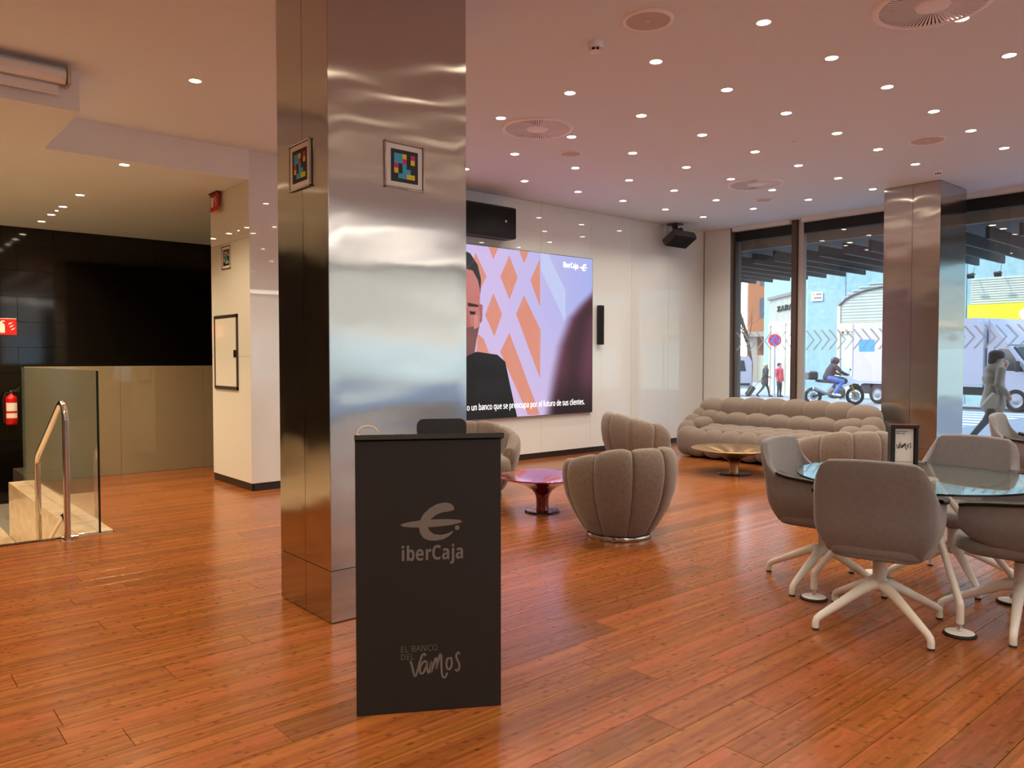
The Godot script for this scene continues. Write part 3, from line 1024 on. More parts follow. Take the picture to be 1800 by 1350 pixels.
	fill.call([[0.18, 1.0], [0.20, 0.72], [0.30, 0.63], [0.36, 0.72], [0.42, 0.632], [0.455, 0.609], [0.543, 0.626], [0.577, 0.667], [0.599, 0.81], [0.63, 1.0]], Color(0.055, 0.06, 0.075))
	fill.call([[0.44, 0.66], [0.47, 0.70], [0.45, 0.86], [0.41, 1.0], [0.40, 0.90]], Color(0.035, 0.035, 0.045))
	for k in 60:
		var x0 := 300 + (k * 37) % 180
		var y0 := 20 + (k * 23) % 60
		for q in 9:
			var px := x0 + q
			var py := y0 + q / 2
			if im.get_pixel(px, py).get_luminance() < 0.22: im.set_pixel(px, py, Color(0.42, 0.42, 0.46))
	return tex(im)

# the euro-like emblem: a thick c, a long bar through it and a dot; unit is one drawing pixel
func emblem(mb: MB, k: float, depth: float, xf: Transform3D, dot := true) -> void:
	var arc := [[600, 162], [601, 148], [590, 130], [565, 119], [540, 117], [500, 124], [455, 148], [415, 185], [396, 225], [392, 262], [399, 297], [420, 326], [450, 339], [490, 343], [535, 336], [572, 318], [597, 291], [592, 289], [560, 303], [520, 310], [482, 304], [455, 284], [442, 258], [446, 236], [462, 213], [490, 190], [530, 175], [575, 170]]
	var pl := PackedVector2Array()
	for p in arc: pl.append(Vector2(p[0] - 465, 238 - p[1]) * k)
	mb.prism(pl, depth, xf)
	var el := PackedVector2Array()
	for i in 40:
		var a := TAU * i / 40
		el.append(Vector2(cos(a) * 182 + 1, sin(a) * 22 + cos(a) * 5.0) * k)
	mb.prism(el, depth * 0.96, xf)
	if dot:
		var d := PackedVector2Array()
		for i in 18: d.append(Vector2(154 + cos(TAU * i / 18) * 14, -32 + sin(TAU * i / 18) * 14) * k)
		mb.prism(d, depth, xf)

func build_wall_things() -> void:
	# video screen
	var t := thing("video_screen", "large wall-mounted video screen showing a man in a suit and orange diamonds", "screen", Vector3(6.605, 0.626, WALL_Z))
	part("case", span_mb(Vector3(-2.075, 0.0, 0.004), Vector3(2.075, 2.335, 0.05), 0.003), M.black_plastic, t)
	var sm := glow("screen_picture", Color.WHITE, 0.85)
	sm.albedo_color = Color(0.02, 0.02, 0.02)
	sm.emission = Color.WHITE
	sm.emission_operator = BaseMaterial3D.EMISSION_OP_MULTIPLY
	sm.emission_texture = screen_image()
	sm.roughness = 0.5
	var f := MB.new()
	f.poly([Vector3(-2.065, 0.006, 0.052), Vector3(2.065, 0.006, 0.052), Vector3(2.065, 2.329, 0.052), Vector3(-2.065, 2.329, 0.052)], [Vector2(0, 1), Vector2(1, 1), Vector2(1, 0), Vector2(0, 0)])
	var disp := part("display", f, sm, t)
	var wt := glow("screen_lettering", Color(1, 1, 1), 1.1)
	text_part("caption", "o un banco que se preocupa por el futuro de sus clientes.", 0.115, 2.24, 0.001, wt, disp, Vector3(-0.35, 0.10, 0.0535), Basis.IDENTITY, "Droid Sans", 400)
	text_part("logo_lettering", "iberCaja", 0.105, 0.31, 0.001, wt, disp, Vector3(1.435, 2.135, 0.0535), Basis.IDENTITY, "Droid Sans", 700)
	var em := MB.new()
	emblem(em, 0.00046, 0.001, Transform3D(Basis.IDENTITY, Vector3(1.865, 2.185, 0.0535)), false)
	part("emblem", em, wt, disp)
	var al := AreaLight3D.new()
	al.name = "screen_glow"
	al.light_color = Color(0.92, 0.62, 0.78)
	al.area_size = Vector2(4.1, 2.3)
	al.light_energy = 0.55
	al.shadow_enabled = true
	t.add_child(al)
	al.position = Vector3(0, 1.16, 0.08)
	al.rotation_degrees = Vector3(0, 180, 0)
	# loudspeakers beside the screen
	var s := thing("wall_speaker", "wide black loudspeaker box mounted above the video screen", "speaker", Vector3(6.42, 3.06, WALL_Z))
	part("cabinet", span_mb(Vector3(-0.54, 0.0, 0.02), Vector3(0.54, 0.42, 0.26), 0.02), M.black_plastic, s)
	part("grille", span_mb(Vector3(-0.515, 0.025, 0.258), Vector3(0.515, 0.395, 0.264), 0.002), M.black_mesh, s)
	part("bracket", span_mb(Vector3(-0.15, 0.1, 0.0), Vector3(0.15, 0.3, 0.03)), M.grey_metal, s)
	var bd := MB.new()
	bd.prism(PackedVector2Array([Vector2(-0.012, -0.014), Vector2(0.012, -0.014), Vector2(0.012, 0.014), Vector2(-0.012, 0.014)]), 0.002, Transform3D(Basis.IDENTITY, Vector3(0.34, 0.22, 0.266)))
	part("badge", bd, M.label_white, s)
	var b := thing("column_speaker", "slim vertical black loudspeaker bar on the white wall beside the screen", "speaker", Vector3(8.86, 1.66, WALL_Z))
	part("cabinet", span_mb(Vector3(-0.045, 0.0, 0.01), Vector3(0.045, 0.605, 0.085), 0.008), M.black_plastic, b)
	part("grille", span_mb(Vector3(-0.036, 0.02, 0.084), Vector3(0.036, 0.585, 0.088), 0.001), M.black_mesh, b)
	part("bracket", span_mb(Vector3(-0.02, 0.25, 0.0), Vector3(0.02, 0.35, 0.02)), M.grey_metal, b)
	# tilted loudspeaker under the ceiling
	var p := thing("corner_speaker", "tilted black loudspeaker on a yoke bracket under the ceiling by the corner", "speaker", Vector3(10.5, 3.30, -7.90))
	var bt := Basis(Vector3.RIGHT, 1.0)
	var hd := MB.new()
	hd.box(Vector3(0.0, 0.12, 0.0), Vector3(0.56, 0.30, 0.13), 0.02, bt)
	part("cabinet", hd, M.grey_metal, p)
	var fr := MB.new()
	fr.box(Vector3(0.0, 0.12, 0.0) + bt * Vector3(0, 0, 0.067), Vector3(0.53, 0.27, 0.01), 0.003, bt)
	part("grille", fr, M.black_mesh, p)
	var yk := MB.new()
	yk.tube([Vector3(0.0, 0.375, -0.10), Vector3(0.0, 0.27, -0.09), bt * Vector3(0.0, 0.05, -0.09) + Vector3(0, 0.12, 0)], [0.05, 0.045, 0.09], 10)
	part("yoke", yk, M.grey_metal, p)
	part("mounting_plate", span_mb(Vector3(-0.10, 0.355, -0.20), Vector3(0.10, 0.378, 0.0), 0.003), M.grey_metal, p)
	var wire := MB.new()
	wire.tube([Vector3(-0.12, 0.36, -0.18), Vector3(-0.2, 0.28, -0.16), Vector3(-0.22, 0.2, -0.12), Vector3(-0.14, 0.12, -0.09)], 0.010, 6)
	part("cable", wire, M.label_white, p)
	# coloured code plaques
	code_plaque("plaque with a black square of coloured blocks on the steel column's wide face", Transform3D(Basis.IDENTITY, Vector3(2.469, 2.549, -3.797)), 0.265, 0.262)
	code_plaque("plaque with a black square of coloured blocks on the steel column's narrow face", Transform3D(Basis(Vector3.UP, -PI / 2), Vector3(1.986, 2.537, -4.118)), 0.265, 0.262)
	code_plaque("small framed plaque with a black square of coloured blocks on the white wall end", Transform3D(Basis(Vector3.UP, -PI / 2), Vector3(3.349, 2.598, -8.838)), 0.25, 0.262)
	# flush cabinet in the end of the white wall
	var cb := thing("wall_cabinet", "flush white service cabinet with a dark metal frame in the white wall end", "cabinet", Vector3(3.348, 1.094, -8.874), -PI / 2)
	for e in [[-0.35, -0.32, 0.0, 0.852], [0.32, 0.35, 0.0, 0.852], [-0.35, 0.35, 0.0, 0.035], [-0.35, 0.35, 0.817, 0.852]]:
		part("frame", span_mb(Vector3(e[0], e[2], -0.001), Vector3(e[1], e[3], 0.014), 0.001), M.grey_metal, cb)
	var dr := part("door", span_mb(Vector3(-0.318, 0.037, 0.0), Vector3(0.318, 0.815, 0.010), 0.001), M.white_glass_panel, cb)
	part("latch", span_mb(Vector3(0.25, 0.37, 0.010), Vector3(0.315, 0.45, 0.018), 0.002), M.black_plastic, dr)
	# hanging fire signs
	var hs := thing("fire_sign", "red fire-hose sign hanging from the lowered ceiling by the white wall", "sign", Vector3(3.30, 3.15, -9.06), 0.0)
	part("plate", span_mb(Vector3(-0.004, 0.0, -0.12), Vector3(0.004, 0.20, 0.12)), M.sign_red, hs)
	part("rail", span_mb(Vector3(-0.02, 0.195, -0.13), Vector3(0.02, 0.214, 0.13)), M.grey_metal, hs)
	flame_marks(hs, Transform3D(Basis(Vector3.UP, -PI / 2), Vector3(-0.0055, 0.10, 0.055)), 0.15)
	part("mark_box", span_mb(Vector3(-0.006, 0.05, -0.095), Vector3(-0.0045, 0.16, -0.02)), M.sign_white, hs)
	var fs := thing("extinguisher_sign", "red fire-extinguisher sign on the black stone wall", "sign", Vector3(1.82, 1.79, -13.28))
	part("plate", span_mb(Vector3(-0.125, 0.0, 0.002), Vector3(0.125, 0.24, 0.007)), M.sign_red, fs)
	part("border", span_mb(Vector3(-0.125, 0.232, 0.007), Vector3(0.125, 0.24, 0.008)), M.sign_white, fs)
	flame_marks(fs, Transform3D(Basis.IDENTITY, Vector3(0.07, 0.12, 0.0085)), 0.17)
	var ic := MB.new()
	ic.prism(PackedVector2Array([Vector2(-0.09, 0.03), Vector2(-0.02, 0.03), Vector2(-0.02, 0.14), Vector2(-0.035, 0.165), Vector2(-0.05, 0.17), Vector2(-0.05, 0.19), Vector2(-0.02, 0.185), Vector2(-0.02, 0.205), Vector2(-0.06, 0.205), Vector2(-0.105, 0.15), Vector2(-0.098, 0.14), Vector2(-0.065, 0.175), Vector2(-0.09, 0.14)]), 0.0015, Transform3D(Basis.IDENTITY, Vector3(0, 0, 0.0085)))
	part("mark_extinguisher", ic, M.sign_white, fs)

func flame_marks(parent: Node3D, xf: Transform3D, h: float) -> void:
	for k in 3:
		var m := MB.new()
		var o := Vector2(-0.02 + 0.016 * k, h * (0.24 - 0.24 * k))
		m.prism(PackedVector2Array([o + Vector2(-0.03, -0.012), o + Vector2(0.0, -0.004), o + Vector2(0.028, 0.028), o + Vector2(0.0, 0.016), o + Vector2(-0.022, 0.004)]), 0.0015, xf)
		part("mark_flame", m, M.sign_white, parent)

func code_plaque(label: String, xf: Transform3D, w: float, h: float) -> void:
	var t := thing("code_plaque", label, "sign")
	t.transform = xf
	part("paper", span_mb(Vector3(-w / 2 + 0.012, -h / 2 + 0.012, 0.003), Vector3(w / 2 - 0.012, h / 2 - 0.012, 0.005)), M.paper, t)
	part("acrylic_backing", span_mb(Vector3(-w / 2, -h / 2, 0.0), Vector3(w / 2, h / 2, 0.0028), 0.0008), M.clear_acrylic, t)
	for e in [[-w / 2, -w / 2 + 0.007, -h / 2, h / 2], [w / 2 - 0.007, w / 2, -h / 2, h / 2], [-w / 2, w / 2, -h / 2, -h / 2 + 0.007], [-w / 2, w / 2, h / 2 - 0.007, h / 2]]:
		part("frame", span_mb(Vector3(e[0], e[2], 0.0), Vector3(e[1], e[3], 0.012), 0.001), M.polished_steel, t)
	var sq := part("printed_square", span_mb(Vector3(-0.092, -0.092, 0.005), Vector3(0.092, 0.092, 0.0052)), M.code_black, t)
	var rows := ["bbykk", "bbpyk", "pbkyb", "ykbbk", "kkybb", "bkbby"]
	rows = ["bbykp", "bbpky", "pkbkk", "ykbbk", "kbbyy"]
	var c := 0.028
	var col := {"b": M.code_blue, "y": M.code_yellow, "p": M.code_pink}
	for i in 5:
		for j in 5:
			var ch: String = rows[i][j]
			if ch != "k":
				var o := Vector3(-2.5 * c + j * c, 2.5 * c - (i + 1) * c, 0.0052)
				part("printed_block", span_mb(o, o + Vector3(c, c, 0.0001)), col[ch], sq)

func build_stair_things() -> void:
	# glass balustrade beside the stairs
	var g := thing("glass_balustrade", "frameless clear glass balustrade beside the marble stairs", "balustrade", Vector3(1.583, 0.012, -8.76))
	part("pane", span_mb(Vector3(-0.007, 0.0, -1.74), Vector3(0.007, 1.335, 1.735)), M.railing_glass, g)
	part("polished_edge", span_mb(Vector3(-0.0075, 0.0, 1.735), Vector3(0.0075, 1.336, 1.748)), M.glass_edge, g)
	# handrail of bent tube, with a low second rail springing from its post
	var t := thing("handrail", "bent polished steel tube handrail at the top of the marble stairs", "handrail", Vector3(1.334, 0, -6.947))
	for k in 2:
		var pts := []
		if k == 0:
			var top := 1.0
			pts = [Vector3(0, 0, 0), Vector3(0, top - 0.04, 0)]
			for a in range(0, 7):
				var th := deg_to_rad(a * 20.0)
				pts.append(Vector3(0, top - 0.04 + 0.13 * sin(th), -0.13 * (1.0 - cos(th))))
		else:
			pts = [Vector3(0, 0.10, -0.01), Vector3(0, 0.155, -0.05), Vector3(0, 0.18, -0.11), Vector3(0, 0.165, -0.17)]
		var d := Vector3(0, -0.46, -0.888)
		var last: Vector3 = pts[-1]
		pts.append(last + d * 0.5)
		pts.append(last + d * 1.06)
		var e: Vector3 = pts[-1]
		if k == 0:
			pts.append(e + Vector3(0, -0.035, -0.045))
			pts.append(e + Vector3(0, -0.095, -0.065))
			pts.append(Vector3(0, -0.617, e.z - 0.068))
		var m := MB.new()
		m.tube(pts, 0.0245 if k == 0 else 0.021, 16)
		part("rail", m, M.polished_steel, t)
	var fl := MB.new()
	fl.lathe([Vector2(0.0, 0.008), Vector2(0.05, 0.008), Vector2(0.055, 0.0)], 24)
	part("flange", fl, M.polished_steel, t)
	# roller blind on the fascia
	var r := thing("roller_blind", "rolled-up white roller blind mounted on the white fascia", "blind", Vector3(-0.55, 3.60, -6.80))
	var roll := MB.new()
	roll.tube([Vector3(-1.9, -0.02, 0.09), Vector3(1.88, -0.02, 0.09)], 0.055, 24)
	part("roll", roll, M.white_paint, r)
	part("bottom_bar", span_mb(Vector3(-1.9, -0.155, 0.05), Vector3(1.84, -0.085, 0.065), 0.004), M.white_paint, r)
	part("cloth", span_mb(Vector3(-1.88, -0.12, 0.042), Vector3(1.83, -0.02, 0.046)), M.white_paint, r)
	part("tag", span_mb(Vector3(1.72, -0.142, 0.065), Vector3(1.80, -0.132, 0.067)), M.sign_white, r)
	for x in [-1.92, 1.89]:
		part("bracket", span_mb(Vector3(x - 0.004, -0.085, 0.0), Vector3(x + 0.022, 0.06, 0.15), 0.004), M.polished_steel, r)
	# fire extinguisher
	var f := thing("fire_extinguisher", "red fire extinguisher hanging on the black stone wall", "extinguisher", Vector3(1.845, 0.49, -13.19))
	var b := MB.new()
	b.lathe([Vector2(0.0, 0.0), Vector2(0.070, 0.0), Vector2(0.078, 0.02), Vector2(0.080, 0.06), Vector2(0.080, 0.36), Vector2(0.070, 0.405), Vector2(0.035, 0.43), Vector2(0.022, 0.44), Vector2(0.022, 0.455)], 24)
	part("cylinder", b, M.red_plastic, f)
	for y in [[0.20, 0.32], [0.10, 0.17]]:
		var l := MB.new()
		var P := []
		for i in 9:
			var a := deg_to_rad(35 + 110.0 * i / 8)
			P.append([Vector3(cos(a) * 0.0808, y[0], sin(a) * 0.0808), Vector3(cos(a) * 0.0808, y[1], sin(a) * 0.0808)])
		l.grid(P)
		part("label", l, M.label_white, f)
	var vv := MB.new()
	vv.box(Vector3(0, 0.47, 0), Vector3(0.035, 0.04, 0.035), 0.006)
	part("valve", vv, M.grey_metal, f)
	var hh := MB.new()
	hh.tube([Vector3(0.0, 0.49, 0.0), Vector3(0.05, 0.50, 0.01), Vector3(0.11, 0.535, 0.02)], 0.008, 8)
	hh.tube([Vector3(0.0, 0.475, 0.0), Vector3(0.05, 0.48, 0.01), Vector3(0.11, 0.49, 0.02)], 0.008, 8)
	part("handle", hh, M.black_plastic, f)
	var ho := MB.new()
	ho.tube([Vector3(0.0, 0.465, 0.01), Vector3(-0.07, 0.46, 0.03), Vector3(-0.10, 0.36, 0.04), Vector3(-0.095, 0.12, 0.035), Vector3(-0.09, 0.03, 0.03)], 0.010, 8)
	part("hose", ho, M.black_rubber, f)
	part("hanger", span_mb(Vector3(-0.02, 0.40, -0.09), Vector3(0.02, 0.45, -0.03)), M.grey_metal, f)

# pen strokes of the hand-lettered word, unit width about 1
func vamos_strokes() -> Array:
	return [
		[Vector2(0.0, 0.62), Vector2(0.03, 0.50), Vector2(0.07, 0.20), Vector2(0.10, 0.12), Vector2(0.14, 0.26), Vector2(0.18, 0.52), Vector2(0.23, 0.76), Vector2(0.28, 0.82), Vector2(0.31, 0.76)],
		[Vector2(0.33, 0.54), Vector2(0.28, 0.58), Vector2(0.21, 0.46), Vector2(0.19, 0.28), Vector2(0.22, 0.18), Vector2(0.27, 0.24), Vector2(0.32, 0.42), Vector2(0.335, 0.54), Vector2(0.335, 0.34), Vector2(0.36, 0.20), Vector2(0.385, 0.26)],
		[Vector2(0.385, 0.26), Vector2(0.42, 0.55), Vector2(0.42, 0.30), Vector2(0.425, 0.24), Vector2(0.47, 0.50), Vector2(0.51, 0.66), Vector2(0.53, 0.56), Vector2(0.52, 0.32), Vector2(0.54, 0.46), Vector2(0.59, 0.76), Vector2(0.62, 0.68), Vector2(0.62, 0.36), Vector2(0.63, 0.14), Vector2(0.66, 0.02), Vector2(0.70, 0.02), Vector2(0.74, 0.16)],
		[Vector2(0.82, 0.62), Vector2(0.75, 0.62), Vector2(0.72, 0.46), Vector2(0.74, 0.30), Vector2(0.79, 0.28), Vector2(0.83, 0.42), Vector2(0.82, 0.60), Vector2(0.80, 0.66)],
		[Vector2(0.99, 0.74), Vector2(0.96, 0.80), Vector2(0.92, 0.70), Vector2(0.94, 0.56), Vector2(0.98, 0.42), Vector2(0.98, 0.28), Vector2(0.94, 0.20), Vector2(0.90, 0.26)]]

func vamos(w: float, pen: float, xf: Transform3D) -> MB:
	var m := MB.new()
	for s in vamos_strokes():
		var q := []
		for p in hair_line(s): q.append(Vector2(p.x, p.y * 0.62) * w)
		m.stroke(q, pen, 0.0, xf)
	return m

func build_lectern() -> void:
	# its front runs from (1.546, -2.745) to (2.054, -2.441)
	var a := Vector3(1.546, 0, -2.745)
	var b := Vector3(2.054, 0, -2.441)
	var ax := (b - a).normalized()
	var mid := (a + b) * 0.5
	var t := thing("lectern", "tall black lectern with a grey emblem and lettering on its front panel", "lectern", mid, atan2(-ax.z, ax.x))
	var W := 0.592
	part("front_panel", span_mb(Vector3(-W / 2, 0.0, -0.022), Vector3(W / 2, 1.118, 0.0), 0.002), M.matte_black, t)
	for s in [-1.0, 1.0]:
		part("side_panel", span_mb(Vector3(s * (W / 2 - 0.004), 0.0, -0.38), Vector3(s * (W / 2 - 0.024), 1.03, -0.024), 0.001), M.matte_black, t)
	part("shelf", span_mb(Vector3(-W / 2 + 0.026, 0.55, -0.37), Vector3(W / 2 - 0.026, 0.57, -0.025)), M.matte_black, t)
	part("back_rail", span_mb(Vector3(-W / 2 + 0.026, 0.04, -0.38), Vector3(W / 2 - 0.026, 0.20, -0.36)), M.matte_black, t)
	var slope := Basis(Vector3.RIGHT, deg_to_rad(-11.0))
	var nk := MB.new()
	nk.box(slope * Vector3(0, -0.012, -0.19) + Vector3(0, 1.118, 0), Vector3(W - 0.06, 0.02, 0.34), 0.0, slope)
	part("neck", nk, M.black_plastic, t)
	var tp := MB.new()
	tp.box(slope * Vector3(0.005, 0.0105, -0.194) + Vector3(0, 1.121, 0), Vector3(W + 0.014, 0.021, 0.412), 0.002, slope)
	part("top", tp, M.matte_black, t)
	var em := MB.new()
	emblem(em, 0.000687, 0.001, Transform3D(Basis.IDENTITY, Vector3(0.008, 0.777, 0.0006)))
	part("emblem", em, M.grey_print, t)
	text_part("lettering", "iberCaja", 0.082, 0.25, 0.001, M.grey_print, t, Vector3(-0.117, 0.606, 0.0006), Basis.IDENTITY, "Droid Sans", 800)
	text_part("slogan", "EL BANCO", 0.034, 0.148, 0.0008, M.grey_print_dim, t, Vector3(-0.120, 0.243, 0.0005))
	text_part("slogan", "DEL", 0.034, 0.052, 0.0008, M.grey_print_dim, t, Vector3(-0.120, 0.211, 0.0005))
	part("hand_lettering", vamos(0.205, 0.0085, Transform3D(Basis.IDENTITY, Vector3(-0.080, 0.135, 0.0008))), M.grey_print, t)
	# things on top
	var T := t.transform
	var h := thing("tablet_holder", "black rounded tablet holder tilted on top of the lectern", "tablet holder", T * Vector3(0.075, 1.0915, -0.28), t.rotation.y)
	h.position.y += 0.0015
	var pl := PackedVector2Array()
	for c in [[0.08, 0.02, 0.0], [0.08, 0.046, 0.0], [-0.08, 0.046, 0.0], [-0.08, 0.02, 0.0]]:
		var k := [[0.08, 0.02], [0.08, 0.046], [-0.08, 0.046], [-0.08, 0.02]].find([c[0], c[1]])
		for i in 5:
			var an := -PI / 2 + PI / 2 * k + PI / 8 * i
			pl.append(Vector2(c[0] + cos(an) * 0.03, c[1] + sin(an) * 0.03))
	var pm := MB.new()
	pm.prism(pl, 0.012, Transform3D(Basis(Vector3.RIGHT, -0.15), Vector3(0, 0.013, 0)))
	part("plate", pm, M.black_plastic, h)
	part("foot", span_mb(Vector3(-0.05, 0.003, -0.05), Vector3(0.05, 0.02, 0.02), 0.003), M.black_plastic, h)
	var rg := thing("cord_ring", "pale beige looped cord standing up on the lectern top", "cord", T * Vector3(-0.245, 1.137, -0.035), t.rotation.y)
	var rp := []
	for i in 13:
		var an := PI * i / 12
		rp.append(Vector3(cos(an) * 0.042, sin(an) * 0.036 + 0.003, 0))
	rp.append(Vector3(-0.03, 0.004, 0.03))
	var rm := MB.new()
	rm.tube(rp, 0.0032, 8)
	part("loop", rm, M.cream_cord, rg)

# ---------------------------------------------------------------- lounge
func sgnpow(x: float, e: float) -> float:
	return signf(x) * pow(absf(x), e)

# one upholstered segment of the tub, between two angles measured from the middle of the back
func tub_lobe(a0: float, a1: float, first: bool, last: bool) -> MB:
	var m := MB.new()
	var nu := 12
	var nk := 28
	var P := []
	for i in range(-1, nu + 2):
		var u := clampf(float(i) / nu, 0.0, 1.0)
		var flat := i < 0 or i > nu
		var an := deg_to_rad(lerpf(a0, a1, u))
		var edge := absf(2.0 * u - 1.0)
		var puff := sqrt(maxf(0.0, 1.0 - pow(edge, 5.0)))
		if (first and u < 0.5) or (last and u > 0.5): puff = sqrt(maxf(0.0, 1.0 - pow(edge, 6.0)))
		var deg := absf(rad_to_deg(an))
		var top := lerpf(0.755, 0.645, smoothstep(25.0, 110.0, deg)) - 0.12 * smoothstep(105.0, 142.0, deg)
		top -= 0.022 * pow(edge, 4.0)
		var row := []
		for k in nk:
			var ph := TAU * k / nk
			var a := sgnpow(cos(ph), 0.62)
			var b := sgnpow(sin(ph), 0.62)
			var s := 0.5 + 0.5 * a
			# spine of the wall, leaning out as it rises
			var y := lerpf(0.045, top, s)
			var q := clampf((y - 0.045) / 0.70, 0.0, 1.0)
			var r := 0.255 + 0.135 * sin(q * PI * 0.62) * 1.05
			var th := lerpf(0.045, 0.080, smoothstep(0.0, 0.45, q))
			var off := b * th * (0.82 + 0.18 * puff)
			if flat: off *= 0.05; y = lerpf(y, 0.5 * (0.045 + top), 0.4)
			var rr := r + off + (0.008 * (puff - 1.0) if b > 0.0 else 0.0)
			row.append(Vector3(sin(an) * rr, y, cos(an) * rr))
		P.append(row)
	m.grid(P, false, true, false)
	return m

func make_tub_chair(label: String, at: Vector3, turn: float) -> Node3D:
	var t := thing("tub_armchair", label, "armchair", at, turn)
	var cuts := [-142.0, -98.0, -58.0, -19.0, 19.0, 58.0, 98.0, 142.0]
	for k in cuts.size() - 1:
		part("back_segment", tub_lobe(cuts[k], cuts[k + 1], k == 0, k == cuts.size() - 2), M.taupe_boucle, t)
	var s := MB.new()
	s.pillow(Vector3(0, 0.33, -0.055), Vector3(0.335, 0.115, 0.36), 0.55, 0.75, Basis.IDENTITY, 14, 28)
	part("seat_cushion", s, M.taupe_boucle, t)
	var f := MB.new()
	f.lathe([Vector2(0.0, 0.04), Vector2(0.255, 0.04), Vector2(0.29, 0.08), Vector2(0.32, 0.16), Vector2(0.335, 0.26), Vector2(0.30, 0.31)], 32)
	part("seat_base", f, M.taupe_boucle, t)
	var r := MB.new()
	r.lathe([Vector2(0.0, 0.0), Vector2(0.262, 0.0), Vector2(0.270, 0.006), Vector2(0.270, 0.030), Vector2(0.262, 0.040), Vector2(0.0, 0.040)], 40)
	part("swivel_ring", r, M.chrome, t)
	return t

func build_sofa() -> void:
	var t := thing("bubble_sofa", "long taupe sofa of round quilted bubble cushions below the shop windows", "sofa", Vector3(9.83, 0, -5.76), PI / 2)
	var unit := MB.new()
	unit.pillow(Vector3.ZERO, Vector3.ONE, 0.80, 0.80, Basis.IDENTITY, 14, 20)
	var um := unit.mesh()
	var cell := func(called: String, p: Vector3, h: Vector3, pitch := 0.0, yaw := 0.0) -> void:
		var o := shared(called, um, M.taupe_boucle, t)
		o.transform = Transform3D(Basis(Vector3.UP, yaw) * Basis(Vector3.RIGHT, pitch) * Basis.from_scale(h), p)
	var base := MB.new()
	base.pillow(Vector3(0, 0.20, 0.02), Vector3(1.30, 0.17, 0.46), 0.3, 0.45, Basis.IDENTITY, 10, 32)
	part("plinth", base, M.taupe_boucle, t)
	part("foot_rail", span_mb(Vector3(-1.15, 0.0, -0.36), Vector3(1.15, 0.05, 0.42), 0.01), M.black_rubber, t)
	for k in 8:
		var x := -0.98 + 0.28 * k
		cell.call("front_bubble", Vector3(x, 0.225, -0.385), Vector3(0.185, 0.205, 0.150))
		if k < 7: cell.call("seat_bubble", Vector3(x + 0.14, 0.385, -0.22), Vector3(0.195, 0.075, 0.17))
		cell.call("seat_bubble", Vector3(x, 0.405, 0.0), Vector3(0.195, 0.075, 0.17))
	for k in 7:
		var x := -0.99 + 0.33 * k
		cell.call("back_bubble", Vector3(x, 0.495, 0.175), Vector3(0.225, 0.165, 0.135), -0.25)
	for k in 8:
		var x := -1.155 + 0.33 * k
		var e := absf(x) / 1.155
		cell.call("back_bubble", Vector3(x, 0.69 - 0.035 * pow(e, 4.0), 0.305 - 0.06 * pow(e, 4.0)), Vector3(0.222, 0.185, 0.165), -0.15)
		cell.call("rear_bubble", Vector3(x, 0.34, 0.395 - 0.06 * pow(e, 4.0)), Vector3(0.22, 0.30, 0.15))
	for s in [-1.0, 1.0]:
		cell.call("arm_bubble", Vector3(s * 1.16, 0.235, -0.36), Vector3(0.175, 0.215, 0.17))
		cell.call("arm_bubble", Vector3(s * 1.29, 0.27, -0.20), Vector3(0.165, 0.25, 0.19), 0.0, s * 0.3)
		cell.call("arm_bubble", Vector3(s * 1.33, 0.37, 0.0), Vector3(0.15, 0.235, 0.19))
		cell.call("arm_bubble", Vector3(s * 1.29, 0.46, 0.17), Vector3(0.16, 0.25, 0.18), 0.0, -s * 0.35)
		cell.call("arm_bubble", Vector3(s * 1.12, 0.45, -0.05), Vector3(0.13, 0.13, 0.19))
		cell.call("arm_bubble", Vector3(s * 1.10, 0.54, 0.13), Vector3(0.15, 0.14, 0.15))
		cell.call("rear_bubble", Vector3(s * 1.34, 0.26, 0.14), Vector3(0.14, 0.23, 0.24))

func trumpet_table(called: String, label: String, at: Vector3, r: float, h: float, top: Material, stem: Material, base: Material, scallops: int, turn := 0.0) -> void:
	var t := thing(called, label, "table", at, turn)
	# dish
	var d := MB.new()
	var P := []
	var rad := [0.0, 0.10, 0.22, 0.38, 0.55, 0.70, 0.84, 0.95, 0.99, 1.0, 0.985]
	var dep := [0.075, 0.072, 0.062, 0.048, 0.034, 0.022, 0.012, 0.004, 0.0, -0.006, -0.012]
	var seg := 80 if scallops else 48
	for k in rad.size():
		var row := []
		for s in seg:
			var an := TAU * s / seg
			var w := 0.0
			if scallops:
				w = 0.020 * absf(cos(an * scallops * 0.5)) * smoothstep(0.15, 0.55, rad[k]) * (1.0 - smoothstep(0.80, 0.97, rad[k]))
			var y := h - absf(dep[k]) * (r / 0.45) + w - 0.010 * float(scallops > 0) * (1.0 - smoothstep(0.80, 0.97, rad[k]))
			if k >= 9: y = h + dep[k]
			row.append(Vector3(cos(an) * r * rad[k], y, sin(an) * r * rad[k]))
		P.append(row)
	d.grid(P, false, true, true)
	part("dish_top", d, top, t)
	var b := MB.new()
	b.lathe([Vector2(0.062, 0.018), Vector2(0.058, 0.06), Vector2(0.060, h * 0.38), Vector2(0.072, h * 0.50), Vector2(0.105, h * 0.62), Vector2(r * 0.42, h * 0.75), Vector2(r * 0.70, h * 0.87), Vector2(r * 0.90, h - 0.024), Vector2(r * 0.985, h - 0.012)], 48)
	part("trumpet_stem", b, stem, t)
	var f := MB.new()
	f.lathe([Vector2(0.0, 0.020), Vector2(r * 0.36, 0.018), Vector2(r * 0.39, 0.012), Vector2(r * 0.39, 0.0)], 40)
	part("foot_disc", f, base, t)

func face(dx: float, dz: float) -> float:      # turn that points a thing's front (-z) along (dx, dz)
	return atan2(-dx, -dz)

